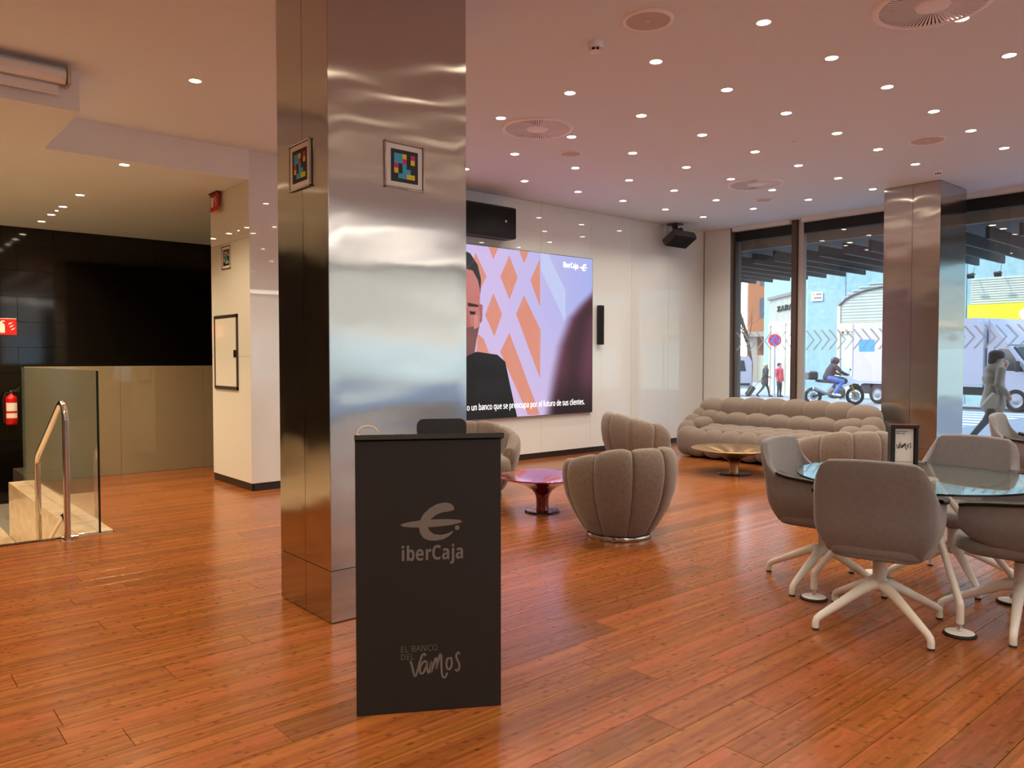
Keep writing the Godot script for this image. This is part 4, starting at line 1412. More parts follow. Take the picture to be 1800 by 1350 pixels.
func build_lounge() -> void:
	make_tub_chair("round taupe tub armchair seen from behind, between the red table and the glass table", Vector3(4.80, 0, -4.20), face(0.30, -1.0))
	make_tub_chair("round taupe tub armchair by the white wall, turned to the low metal table", Vector3(7.78, 0, -6.50), face(0.95, 0.55))
	make_tub_chair("round taupe tub armchair below the video screen, facing the red table", Vector3(5.12, 0, -6.48), face(-0.35, 1.0))
	make_tub_chair("round taupe tub armchair with its back to the glass table, facing the sofa", Vector3(7.55, 0, -3.68), face(0.55, -0.9))
	build_sofa()
	trumpet_table("side_table", "low round glossy ruby-red trumpet table between the tub armchairs", Vector3(4.99, 0, -5.32), 0.43, 0.345, M.ruby_lacquer, M.ruby_lacquer, M.smoked_glass, 0)
	trumpet_table("coffee_table", "low round champagne metal trumpet table with a scalloped dish before the sofa", Vector3(8.46, 0, -5.50), 0.53, 0.325, M.champagne_metal, M.champagne_metal, M.smoked_glass, 10)

# ---------------------------------------------------------------- glass tables and their chairs
func make_chair(label: String, at: Vector3, turn: float, star: float) -> Node3D:
	var t := thing("visitor_chair", label, "chair", at, turn)
	# half plan of the shell, front of the arm to the middle of the back: x, z, top, bottom
	var half := [
		[0.285, -0.245, 0.655, 0.545], [0.298, -0.20, 0.668, 0.505], [0.308, -0.10, 0.680, 0.465], [0.314, 0.02, 0.690, 0.445], [0.312, 0.12, 0.700, 0.435],
		[0.303, 0.185, 0.715, 0.430], [0.294, 0.225, 0.770, 0.425], [0.280, 0.250, 0.835, 0.422], [0.258, 0.267, 0.888, 0.420], [0.222, 0.279, 0.910, 0.418], [0.12, 0.290, 0.918, 0.416], [0.0, 0.295, 0.920, 0.415]]
	var path := []
	for k in half: path.append([-k[0], k[1], k[2], k[3]])
	for k in range(half.size() - 2, -1, -1): path.append(half[k])
	var m := MB.new()
	var P := []
	var nl := 9
	for i in path.size():
		var p = path[i]
		var q0 = path[maxi(i - 1, 0)]
		var q1 = path[mini(i + 1, path.size() - 1)]
		var tg := Vector2(q1[0] - q0[0], q1[1] - q0[1]).normalized()
		var inn := Vector2(tg.y, -tg.x)
		if inn.dot(Vector2(-p[0], -0.02 - p[1])) < 0.0: inn = -inn
		var back := smoothstep(0.10, 0.27, p[1])
		var row := []
		var place := func(s: float, off: float, dy: float) -> Vector3:
			var y: float = lerpf(p[3], p[2], s) + dy
			var tuck := 0.085 * pow(1.0 - clampf((y - 0.41) / 0.19, 0.0, 1.0), 2.0)
			var lean: float = back * 0.055 * smoothstep(0.55, 0.94, y)
			var narrow: float = back * 0.015 * smoothstep(0.70, 0.94, y) * signf(p[0])
			return Vector3(p[0] - narrow, y, p[1] + lean) + Vector3(inn.x, 0, inn.y) * (off + tuck)
		for l in nl: row.append(place.call(float(l) / (nl - 1), 0.0, 0.0))
		row.append(place.call(1.0, 0.010, 0.010))
		row.append(place.call(1.0, 0.024, 0.014))
		row.append(place.call(1.0, 0.038, 0.010))
		for l in range(nl - 1, -1, -1): row.append(place.call(float(l) / (nl - 1), 0.048, 0.0))
		P.append(row)
	m.grid(P, false, true, false)
	for e in [0, path.size() - 1]:
		var ring: Array = P[e]
		var c := Vector3.ZERO
		for p in ring: c += p
		c /= ring.size()
		var tip := c + Vector3(0, 0, -0.018)
		var inside := c + Vector3(0, 0, 0.2)
		for k in ring.size(): m.out([ring[k], ring[(k + 1) % ring.size()], tip], inside)
	part("shell", m, M.chair_cloth, t)
	var s := MB.new()
	s.pillow(Vector3(0, 0.455, -0.025), Vector3(0.268, 0.055, 0.275), 0.45, 0.5, Basis.IDENTITY, 10, 28)
	part("seat", s, M.chair_cloth, t)
	var u := MB.new()
	u.pillow(Vector3(0, 0.418, -0.01), Vector3(0.235, 0.028, 0.25), 0.4, 0.5, Basis.IDENTITY, 8, 28)
	part("under_shell", u, M.chair_cloth, t)
	for sx in [-1.0, 1.0]:
		var a := MB.new()
		var pts := []
		var pw := []
		for k in range(0, 6):
			var p = half[k]
			pts.append(Vector3(sx * (p[0] - 0.020), p[2] + 0.016, p[1]))
		for k in pts.size() - 1:
			pass
		var A := []
		for k in pts.size():
			var w := 0.034 if k > 0 else 0.026
			var c: Vector3 = pts[k]
			A.append([c + Vector3(-w, -0.008, 0), c + Vector3(-w, 0.004, 0), c + Vector3(-w + 0.006, 0.010, 0), c + Vector3(w - 0.006, 0.010, 0), c + Vector3(w, 0.004, 0), c + Vector3(w, -0.008, 0)])
		a.grid(A, false, true, true)
		a.out([A[0][0], A[0][1], A[0][2], A[0][3], A[0][4], A[0][5]], pts[2])
		part("arm_pad", a, M.black_plastic, t)
	var ped := Node3D.new()
	ped.name = "pedestal"
	t.add_child(ped, true)
	ped.rotation.y = star
	var h := MB.new()
	h.lathe([Vector2(0.0, 0.185), Vector2(0.030, 0.187), Vector2(0.046, 0.205), Vector2(0.044, 0.235), Vector2(0.034, 0.262), Vector2(0.034, 0.350), Vector2(0.0, 0.350)], 24)
	part("hub", h, M.white_metal, ped)
	var c := MB.new()
	c.lathe([Vector2(0.036, 0.350), Vector2(0.036, 0.362), Vector2(0.0, 0.362)], 20)
	c.lathe([Vector2(0.040, 0.392), Vector2(0.052, 0.405)], 20)
	part("collar", c, M.black_rubber, ped)
	var g := MB.new()
	g.lathe([Vector2(0.022, 0.360), Vector2(0.022, 0.400)], 20)
	part("gas_spring", g, M.chrome, ped)
	var lm := MB.new()
	lm.tube([Vector3(0.015, 0.222, 0), Vector3(0.06, 0.218, 0), Vector3(0.12, 0.192, 0), Vector3(0.355, 0.074, 0), Vector3(0.378, 0.058, 0), Vector3(0.386, 0.036, 0), Vector3(0.386, 0.010, 0)], [0.034, 0.033, 0.027, 0.0195, 0.0185, 0.018, 0.0175], 12)
	var lmesh := lm.mesh()
	var gm := MB.new()
	gm.lathe([Vector2(0.0, 0.011), Vector2(0.0185, 0.011), Vector2(0.0185, 0.0)], 14, Vector3(0.386, 0, 0))
	var gmesh := gm.mesh()
	for k in 4:
		var o := shared("leg", lmesh, M.white_metal, ped)
		o.rotation.y = TAU * k / 4
		var q := shared("glide", gmesh, M.black_rubber, ped)
		q.rotation.y = TAU * k / 4
	return t

func make_table(label: String, at: Vector3) -> Node3D:
	var t := thing("glass_table", label, "table", at)
	var g := MB.new()
	g.lathe([Vector2(0.0, 0.754), Vector2(0.658, 0.754)], 72)
	g.lathe([Vector2(0.658, 0.742), Vector2(0.0, 0.742)], 72)
	var top := part("top", g, M.table_glass, t)
	var e := MB.new()
	e.lathe([Vector2(0.658, 0.742), Vector2(0.660, 0.744), Vector2(0.660, 0.752), Vector2(0.658, 0.754)], 72)
	part("edge", e, M.glass_edge, top)
	var pl := MB.new()
	pl.lathe([Vector2(0.0, 0.740), Vector2(0.13, 0.740), Vector2(0.13, 0.728), Vector2(0.0, 0.728)], 32, Vector3.ZERO, Basis.IDENTITY, true)
	part("mounting_disc", pl, M.white_metal, t)
	for sx in [-1.0, 1.0]:
		for sz in [-1.0, 1.0]:
			var f := Vector3(sx * 0.407, 0, sz * 0.403)
			var l := MB.new()
			l.tube([f + Vector3(0, 0.062, 0), f + Vector3(0, 0.150, 0), f + Vector3(-sx * 0.004, 0.168, -sz * 0.004), Vector3(sx * 0.085, 0.715, sz * 0.085), Vector3(sx * 0.07, 0.729, sz * 0.07)], [0.0195, 0.0195, 0.0195, 0.0185, 0.0185], 14)
			var leg := part("leg", l, M.white_metal, t)
			var rod := MB.new()
			rod.tube([f + Vector3(0, 0.014, 0), f + Vector3(0, 0.064, 0)], 0.008, 10)
			for k in 3: rod.lathe([Vector2(0.008, 0.0), Vector2(0.013, 0.003), Vector2(0.008, 0.006)], 12, f + Vector3(0, 0.028 + 0.012 * k, 0))
			part("levelling_rod", rod, M.chrome, leg)
			var d := MB.new()
			d.lathe([Vector2(0.070, 0.016), Vector2(0.078, 0.012), Vector2(0.080, 0.004), Vector2(0.078, 0.0), Vector2(0.0, 0.0)], 32, f)
			part("pad_rim", d, M.black_rubber, leg)
			var w := MB.new()
			w.lathe([Vector2(0.0, 0.020), Vector2(0.066, 0.0175), Vector2(0.071, 0.0155)], 32, f)
			part("pad_top", w, M.white_metal, leg)
	return t

func build_tables() -> void:
	make_table("round clear glass table on white tube legs, with the card stand on it", Vector3(4.81, 0, -1.90))
	make_table("round clear glass table on white tube legs next to the shop windows", Vector3(8.45, 0, -1.60))
	var d := deg_to_rad(15.0)
	make_chair("grey-brown swivel chair with its back to the open floor, pulled up to the glass table", Vector3(4.25, 0, -1.85), face(cos(d), -sin(d)), 0.0)
	var turns := [face(0.10, 1.0), face(-0.12, -1.0), face(-1.0, -0.04), face(0.08, 1.0)]
	make_chair("grey-brown swivel chair at the glass table on the side towards the sofa, side-on", Vector3(4.745, 0, -2.42), turns[0], 0.0)
	make_chair("grey-brown swivel chair at the glass table opposite the side-on one", Vector3(4.80, 0, -1.335), turns[1], 0.0)
	make_chair("grey-brown swivel chair at the glass table right behind the card stand", Vector3(5.44, 0, -1.90), turns[2], 0.0)
	make_chair("grey-brown swivel chair at the other glass table next to the windows", Vector3(8.30, 0, -2.22), turns[3], 0.0)
	# stars stand as they do in the photograph, whatever way the seats are swivelled
	var chairs := get_children().filter(func(n): return String(n.name).begins_with("visitor_chair"))
	var stars := [-28.6, 90.0, 11.5, 40.0, 20.0]
	for i in chairs.size():
		chairs[i].get_node("pedestal").rotation.y = deg_to_rad(stars[i]) - chairs[i].rotation.y
	# card stand
	var t := thing("card_stand", "small dark wooden table stand holding a white card with hand lettering", "stand", Vector3(5.03, 0.754, -2.05), deg_to_rad(-54.0))
	part("base", span_mb(Vector3(-0.085, 0.0, -0.06), Vector3(0.085, 0.022, 0.075), 0.003), M.stand_wood, t)
	part("post", span_mb(Vector3(-0.085, 0.022, -0.045), Vector3(-0.058, 0.268, 0.035), 0.002), M.black_plastic, t)
	part("post", span_mb(Vector3(0.058, 0.022, -0.02), Vector3(0.078, 0.268, 0.02), 0.002), M.black_plastic, t)
	part("top_rail", span_mb(Vector3(-0.085, 0.262, -0.045), Vector3(0.080, 0.282, 0.035), 0.002), M.stand_wood, t)
	part("back_board", span_mb(Vector3(-0.060, 0.022, -0.02), Vector3(0.060, 0.265, -0.008)), M.stand_wood, t)
	var c := part("card", span_mb(Vector3(-0.056, 0.032, -0.002), Vector3(0.054, 0.255, 0.001)), M.paper, t)
	part("hand_lettering", vamos(0.084, 0.0042, Transform3D(Basis.IDENTITY, Vector3(-0.044, 0.124, 0.0016))), M.ink, c)
	text_part("lettering", "Ibercaja", 0.013, 0.050, 0.0004, M.ink, c, Vector3(-0.046, 0.218, 0.0013), Basis.IDENTITY, "Droid Sans", 700)
	part("small_print", span_mb(Vector3(-0.046, 0.234, 0.0011), Vector3(0.022, 0.2385, 0.0014)), M.grey_print, c)
	part("small_print", span_mb(Vector3(-0.046, 0.046, 0.0011), Vector3(0.042, 0.0485, 0.0014)), M.grey_print, c)

# ---------------------------------------------------------------- bodies
# bones: [from, to, radius, radius, linear colour]; smooth union on a grid, meshed as surface nets
func body_mesh(bones: Array, cell: float, k := 0.03) -> ArrayMesh:
	var lo := Vector3.INF
	var hi := -Vector3.INF
	for b in bones:
		for e in 2:
			var p: Vector3 = b[e]
			var r: float = b[2 + e] + cell * 3.0
			lo = lo.min(p - Vector3.ONE * r)
			hi = hi.max(p + Vector3.ONE * r)
	var n := Vector3i(((hi - lo) / cell).ceil()) + Vector3i.ONE
	var F := PackedFloat32Array()
	F.resize(n.x * n.y * n.z)
	F.fill(1.0)
	var sx := n.y * n.z
	for b in bones:
		var a: Vector3 = b[0]
		var d: Vector3 = b[1] - a
		var dd := maxf(d.length_squared(), 1e-9)
		var r0: float = b[2]
		var r1: float = b[3]
		var rm := Vector3.ONE * (maxf(r0, r1) + k + cell * 1.6)
		var i0 := Vector3i((((a.min(b[1]) - rm) - lo) / cell).floor()).clamp(Vector3i.ZERO, n - Vector3i.ONE)
		var i1 := Vector3i((((a.max(b[1]) + rm) - lo) / cell).ceil()).clamp(Vector3i.ZERO, n - Vector3i.ONE)
		for x in range(i0.x, i1.x + 1):
			for y in range(i0.y, i1.y + 1):
				var o := x * sx + y * n.z
				for z in range(i0.z, i1.z + 1):
					var p := lo + Vector3(x, y, z) * cell - a
					var t := clampf(p.dot(d) / dd, 0.0, 1.0)
					var v := (p - d * t).length() - lerpf(r0, r1, t)
					var f := F[o + z]
					var h := maxf(k - absf(v - f), 0.0) / k
					F[o + z] = minf(v, f) - h * h * k * 0.25
	var m := MB.new()
	var at := {}
	for x in n.x - 1:
		for y in n.y - 1:
			for z in n.z - 1:
				var o := x * sx + y * n.z + z
				var neg := 0
				var c := Vector3.ZERO
				var cnt := 0
				for q in 8:
					if F[o + (q >> 2) * sx + ((q >> 1) & 1) * n.z + (q & 1)] < 0.0: neg += 1
				if neg == 0 or neg == 8: continue
				for e in [[0, 4], [1, 5], [2, 6], [3, 7], [0, 2], [1, 3], [4, 6], [5, 7], [0, 1], [2, 3], [4, 5], [6, 7]]:
					var fa := F[o + (e[0] >> 2) * sx + ((e[0] >> 1) & 1) * n.z + (e[0] & 1)]
					var fb := F[o + (e[1] >> 2) * sx + ((e[1] >> 1) & 1) * n.z + (e[1] & 1)]
					if (fa < 0.0) == (fb < 0.0): continue
					var t := fa / (fa - fb)
					var pa := Vector3(e[0] >> 2, (e[0] >> 1) & 1, e[0] & 1)
					var pb := Vector3(e[1] >> 2, (e[1] >> 1) & 1, e[1] & 1)
					c += pa.lerp(pb, t)
					cnt += 1
				c = c / cnt
				var g := Vector3(F[o + sx] - F[o], F[o + n.z] - F[o], F[o + 1] - F[o])
				var g2 := Vector3(F[o + sx + n.z + 1] - F[o + n.z + 1], F[o + sx + n.z + 1] - F[o + sx + 1], F[o + sx + n.z + 1] - F[o + sx + n.z])
				var wp := lo + (Vector3(x, y, z) + c) * cell
				var best := 1e9
				for b in bones:
					var d: Vector3 = b[1] - b[0]
					var t := clampf((wp - b[0]).dot(d) / maxf(d.length_squared(), 1e-9), 0.0, 1.0)
					var v: float = (wp - b[0] - d * t).length() - lerpf(b[2], b[3], t)
					if v < best:
						best = v
						m.col = b[4]
				at[o] = m.vert(wp, (g + g2).normalized())
	for x in range(1, n.x - 1):
		for y in range(1, n.y - 1):
			for z in range(1, n.z - 1):
				var o := x * sx + y * n.z + z
				var s := F[o] < 0.0
				for ax in 3:
					var st := [sx, n.z, 1]
					if (F[o + st[ax]] < 0.0) == s: continue
					var u: int = st[(ax + 1) % 3]
					var w: int = st[(ax + 2) % 3]
					var q := [at.get(o - u - w, -1), at.get(o - w, -1), at.get(o, -1), at.get(o - u, -1)]
					if q.has(-1): continue
					if s: m.ix.append_array([q[0], q[2], q[1], q[0], q[3], q[2]])
					else: m.ix.append_array([q[0], q[1], q[2], q[0], q[2], q[3]])
	return m.mesh()

func head_bones(c: Vector3, skin: Color, fwd := Vector3(0, 0, -1)) -> Array:
	return [[c + Vector3(0, 0.035, 0) - fwd * 0.015, c + Vector3(0, 0.02, 0) + fwd * 0.01, 0.088, 0.085, skin],
		[c + fwd * 0.02, c + Vector3(0, -0.075, 0) + fwd * 0.045, 0.07, 0.045, skin],
		[c + Vector3(0, 0.0, 0) + fwd * 0.085, c + Vector3(0, -0.03, 0) + fwd * 0.108, 0.010, 0.016, skin],
		[c + Vector3(0, -0.09, 0) - fwd * 0.02, c + Vector3(0, -0.17, 0) - fwd * 0.03, 0.055, 0.06, skin]]

func hand_bones(w: Vector3, d: Vector3, side: Vector3, skin: Color) -> Array:
	var out := [[w, w + d * 0.08, 0.028, 0.034, skin]]
	for k in 4:
		var s := side * (-0.027 + 0.018 * k)
		out.append([w + d * 0.08 + s, w + d * (0.125 + 0.008 * (1 - absf(k - 1.5))) + s + side.cross(d) * 0.02, 0.010, 0.009, skin])
	out.append([w + d * 0.02 - side * 0.03, w + d * 0.075 - side * 0.05, 0.011, 0.009, skin])
	return out

func build_people() -> void:
	var skin := Color(0.42, 0.24, 0.17)
	# woman on the pavement by the window, walking along the street
	var coat := Color(0.24, 0.185, 0.135)
	var dark := Color(0.035, 0.032, 0.034)
	var boot := Color(0.02, 0.02, 0.02)
	var t := thing("person", "person in a beige coat and black hat walking past the window with a bag", "person", Vector3(16.05, -0.12, -4.95), face(0.72, 0.69))
	var B := [
		[Vector3(0, 1.34, 0.0), Vector3(0, 1.02, 0.0), 0.165, 0.150, coat], [Vector3(-0.10, 1.36, 0.0), Vector3(0.10, 1.36, 0.0), 0.10, 0.10, coat],
		[Vector3(0, 1.02, 0.0), Vector3(0, 0.72, 0.02), 0.165, 0.205, coat], [Vector3(-0.05, 1.20, 0.06), Vector3(0.05, 1.20, 0.06), 0.13, 0.13, coat],
		[Vector3(0, 1.47, -0.02), Vector3(0, 1.41, -0.01), 0.095, 0.12, coat],
		[Vector3(-0.09, 0.80, -0.02), Vector3(-0.09, 0.48, -0.15), 0.095, 0.070, dark], [Vector3(-0.09, 0.48, -0.15), Vector3(-0.09, 0.12, -0.20), 0.065, 0.05, dark], [Vector3(-0.09, 0.06, -0.19), Vector3(-0.09, 0.045, -0.36), 0.05, 0.04, boot],
		[Vector3(0.09, 0.80, 0.02), Vector3(0.09, 0.47, 0.16), 0.095, 0.070, dark], [Vector3(0.09, 0.47, 0.16), Vector3(0.09, 0.16, 0.42), 0.065, 0.05, dark], [Vector3(0.09, 0.13, 0.44), Vector3(0.09, 0.045, 0.33), 0.045, 0.04, boot],
		[Vector3(0.20, 1.36, 0.0), Vector3(0.255, 1.10, 0.08), 0.075, 0.062, coat], [Vector3(0.255, 1.10, 0.08), Vector3(0.24, 0.93, -0.08), 0.060, 0.050, coat],
		[Vector3(-0.20, 1.36, 0.0), Vector3(-0.25, 1.16, -0.12), 0.075, 0.062, coat], [Vector3(-0.25, 1.16, -0.12), Vector3(-0.14, 1.38, -0.24), 0.060, 0.048, coat]]
	B.append_array(head_bones(Vector3(0, 1.575, -0.04), skin))
	B.append_array(hand_bones(Vector3(-0.13, 1.40, -0.25), Vector3(0.35, 0.90, -0.1).normalized(), Vector3(0.2, 0.0, 0.98), skin))
	B.append_array(hand_bones(Vector3(0.24, 0.92, -0.09), Vector3(0, -0.85, -0.5).normalized(), Vector3(0, 0.5, -0.85), skin))
	shared("body", body_mesh(B, 0.017), M.skin_and_cloth, t)
	var hat := MB.new()
	hat.pillow(Vector3(0, 1.63, -0.02), Vector3(0.125, 0.095, 0.135), 0.9, 1.0, Basis.IDENTITY, 12, 20)
	hat.lathe([Vector2(0.122, 1.575), Vector2(0.132, 1.59), Vector2(0.130, 1.625), Vector2(0.118, 1.635)], 20, Vector3(0, 0, -0.02))
	part("hat", hat, M.black_hat, t)
	var scarf := MB.new()
	scarf.pillow(Vector3(0, 1.455, -0.02), Vector3(0.125, 0.055, 0.13), 0.8, 1.0, Basis.IDENTITY, 8, 18)
	part("scarf", scarf, M.canvas_bag, t)
	var hair := MB.new()
	hair.pillow(Vector3(0, 1.53, 0.05), Vector3(0.095, 0.11, 0.07), 0.9, 1.0, Basis.IDENTITY, 8, 14)
	part("hair", hair, M.black_hat, t)
	var bag := thing("shoulder_bag", "pale canvas bag hanging at the hip of the person in the beige coat", "bag", t.transform * Vector3(0.31, 0.68, 0.24), t.rotation.y)
	var bm := MB.new()
	bm.prism(PackedVector2Array([Vector2(-0.17, 0.03), Vector2(-0.05, -0.01), Vector2(0.10, -0.01), Vector2(0.13, 0.20), Vector2(0.04, 0.27), Vector2(-0.06, 0.16)]), 0.09, Transform3D(Basis(Vector3.UP, PI / 2), Vector3.ZERO))
	part("pouch", bm, M.canvas_bag, bag)
	var sm := MB.new()
	sm.tube([Vector3(0.0, 0.20, -0.14), Vector3(-0.02, 0.40, -0.08), Vector3(-0.05, 0.42, -0.02), Vector3(-0.02, 0.26, 0.05)], 0.012, 6)
	part("strap", sm, M.canvas_bag, bag)
	# pedestrian with a trolley case, far pavement
	var black := Color(0.03, 0.03, 0.035)
	var p := thing("person", "person in black walking on the far pavement, pulling a trolley case", "person", Vector3(35.16, -0.50, -21.11), face(0.756, 0.655))
	var W := [
		[Vector3(0, 1.36, -0.02), Vector3(0, 1.0, 0), 0.15, 0.14, black], [Vector3(-0.11, 1.38, 0), Vector3(0.11, 1.38, 0), 0.09, 0.09, black], [Vector3(0, 1.0, 0), Vector3(0, 0.72, 0.02), 0.15, 0.17, black],
		[Vector3(-0.08, 0.8, 0), Vector3(-0.08, 0.48, -0.16), 0.085, 0.06, black], [Vector3(-0.08, 0.48, -0.16), Vector3(-0.08, 0.1, -0.24), 0.055, 0.042, black], [Vector3(-0.08, 0.05, -0.23), Vector3(-0.08, 0.04, -0.40), 0.045, 0.035, black],
		[Vector3(0.08, 0.8, 0), Vector3(0.08, 0.47, 0.14), 0.085, 0.06, black], [Vector3(0.08, 0.47, 0.14), Vector3(0.08, 0.14, 0.42), 0.055, 0.042, black], [Vector3(0.08, 0.11, 0.44), Vector3(0.08, 0.04, 0.34), 0.04, 0.035, black],
		[Vector3(0.19, 1.38, 0), Vector3(0.26, 1.12, 0.10), 0.065, 0.05, black], [Vector3(0.26, 1.12, 0.10), Vector3(0.27, 0.90, 0.26), 0.05, 0.04, black],
		[Vector3(-0.19, 1.38, 0), Vector3(-0.24, 1.12, -0.06), 0.065, 0.05, black], [Vector3(-0.24, 1.12, -0.06), Vector3(-0.12, 1.02, -0.22), 0.05, 0.04, Color(0.45, 0.38, 0.55)]]
	W.append_array(head_bones(Vector3(0, 1.58, -0.03), skin))
	W.append_array(hand_bones(Vector3(0.27, 0.90, 0.26), Vector3(0, -0.9, 0.3).normalized(), Vector3(0, 0, -1), skin))
	W.append_array(hand_bones(Vector3(-0.12, 1.02, -0.22), Vector3(0.5, -0.3, -0.6).normalized(), Vector3(0, 1, 0), skin))
	shared("body", body_mesh(W, 0.028), M.skin_and_cloth, p)
	var ph := MB.new()
	ph.pillow(Vector3(0, 1.62, 0.01), Vector3(0.10, 0.09, 0.11), 0.9, 1.0, Basis.IDENTITY, 8, 14)
	part("hair", ph, M.shop_cream, p)
	var tc := thing("trolley_case", "black trolley case tilted behind the walking pedestrian", "suitcase", p.transform * Vector3(0.27, 0.02, 0.85), p.rotation.y)
	var cb := MB.new()
	cb.box(Vector3(0, 0.30, -0.02), Vector3(0.36, 0.52, 0.22), 0.03, Basis(Vector3.RIGHT, -0.6))
	part("shell", cb, M.suitcase_black, tc)
	var hm := MB.new()
	hm.tube([Vector3(0, 0.48, -0.18), Vector3(0, 0.86, -0.56)], 0.012, 6)
	part("handle", hm, M.grey_metal, tc)
	for s in [-1, 1]:
		var wh := MB.new()
		wh.tube([Vector3(s * 0.14 - 0.015, 0.04, 0.14), Vector3(s * 0.14 + 0.015, 0.04, 0.14)], 0.04, 10)
		part("wheel", wh, M.tyre, tc)
	# person in a red jacket standing by the shop
	var redj := Color(0.55, 0.06, 0.09)
	var q := thing("person", "person in a red jacket standing on the far pavement by the shop", "person", Vector3(35.7, -0.50, -20.65), face(-0.2, 1.0))
	var R := [
		[Vector3(0, 1.36, 0), Vector3(0, 0.98, 0), 0.15, 0.15, redj], [Vector3(-0.11, 1.38, 0), Vector3(0.11, 1.38, 0), 0.09, 0.09, redj], [Vector3(0, 0.98, 0), Vector3(0, 0.86, 0), 0.15, 0.15, redj],
		[Vector3(-0.085, 0.84, 0), Vector3(-0.09, 0.46, -0.01), 0.085, 0.062, black], [Vector3(-0.09, 0.46, -0.01), Vector3(-0.09, 0.1, 0.01), 0.056, 0.045, black], [Vector3(-0.09, 0.05, 0), Vector3(-0.1, 0.04, -0.15), 0.045, 0.035, black],
		[Vector3(0.085, 0.84, 0), Vector3(0.10, 0.46, -0.03), 0.085, 0.062, black], [Vector3(0.10, 0.46, -0.03), Vector3(0.10, 0.1, 0.0), 0.056, 0.045, black], [Vector3(0.10, 0.05, 0), Vector3(0.12, 0.04, -0.15), 0.045, 0.035, black],
		[Vector3(0.19, 1.38, 0), Vector3(0.25, 1.12, 0.02), 0.07, 0.055, redj], [Vector3(0.25, 1.12, 0.02), Vector3(0.22, 0.90, -0.08), 0.052, 0.042, redj],
		[Vector3(-0.19, 1.38, 0), Vector3(-0.25, 1.12, 0.02), 0.07, 0.055, redj], [Vector3(-0.25, 1.12, 0.02), Vector3(-0.22, 0.90, -0.06), 0.052, 0.042, redj]]
	R.append_array(head_bones(Vector3(0, 1.58, -0.02), skin))
	R.append_array(hand_bones(Vector3(0.22, 0.90, -0.08), Vector3(0, -1, -0.1).normalized(), Vector3(0, 0, -1), skin))
	R.append_array(hand_bones(Vector3(-0.22, 0.90, -0.06), Vector3(0, -1, -0.1).normalized(), Vector3(0, 0, -1), skin))
	shared("body", body_mesh(R, 0.028), M.skin_and_cloth, q)
	var rh := MB.new()
	rh.pillow(Vector3(0, 1.625, 0.01), Vector3(0.105, 0.095, 0.115), 0.9, 1.0, Basis.IDENTITY, 8, 14)
	part("hair", rh, M.black_hat, q)

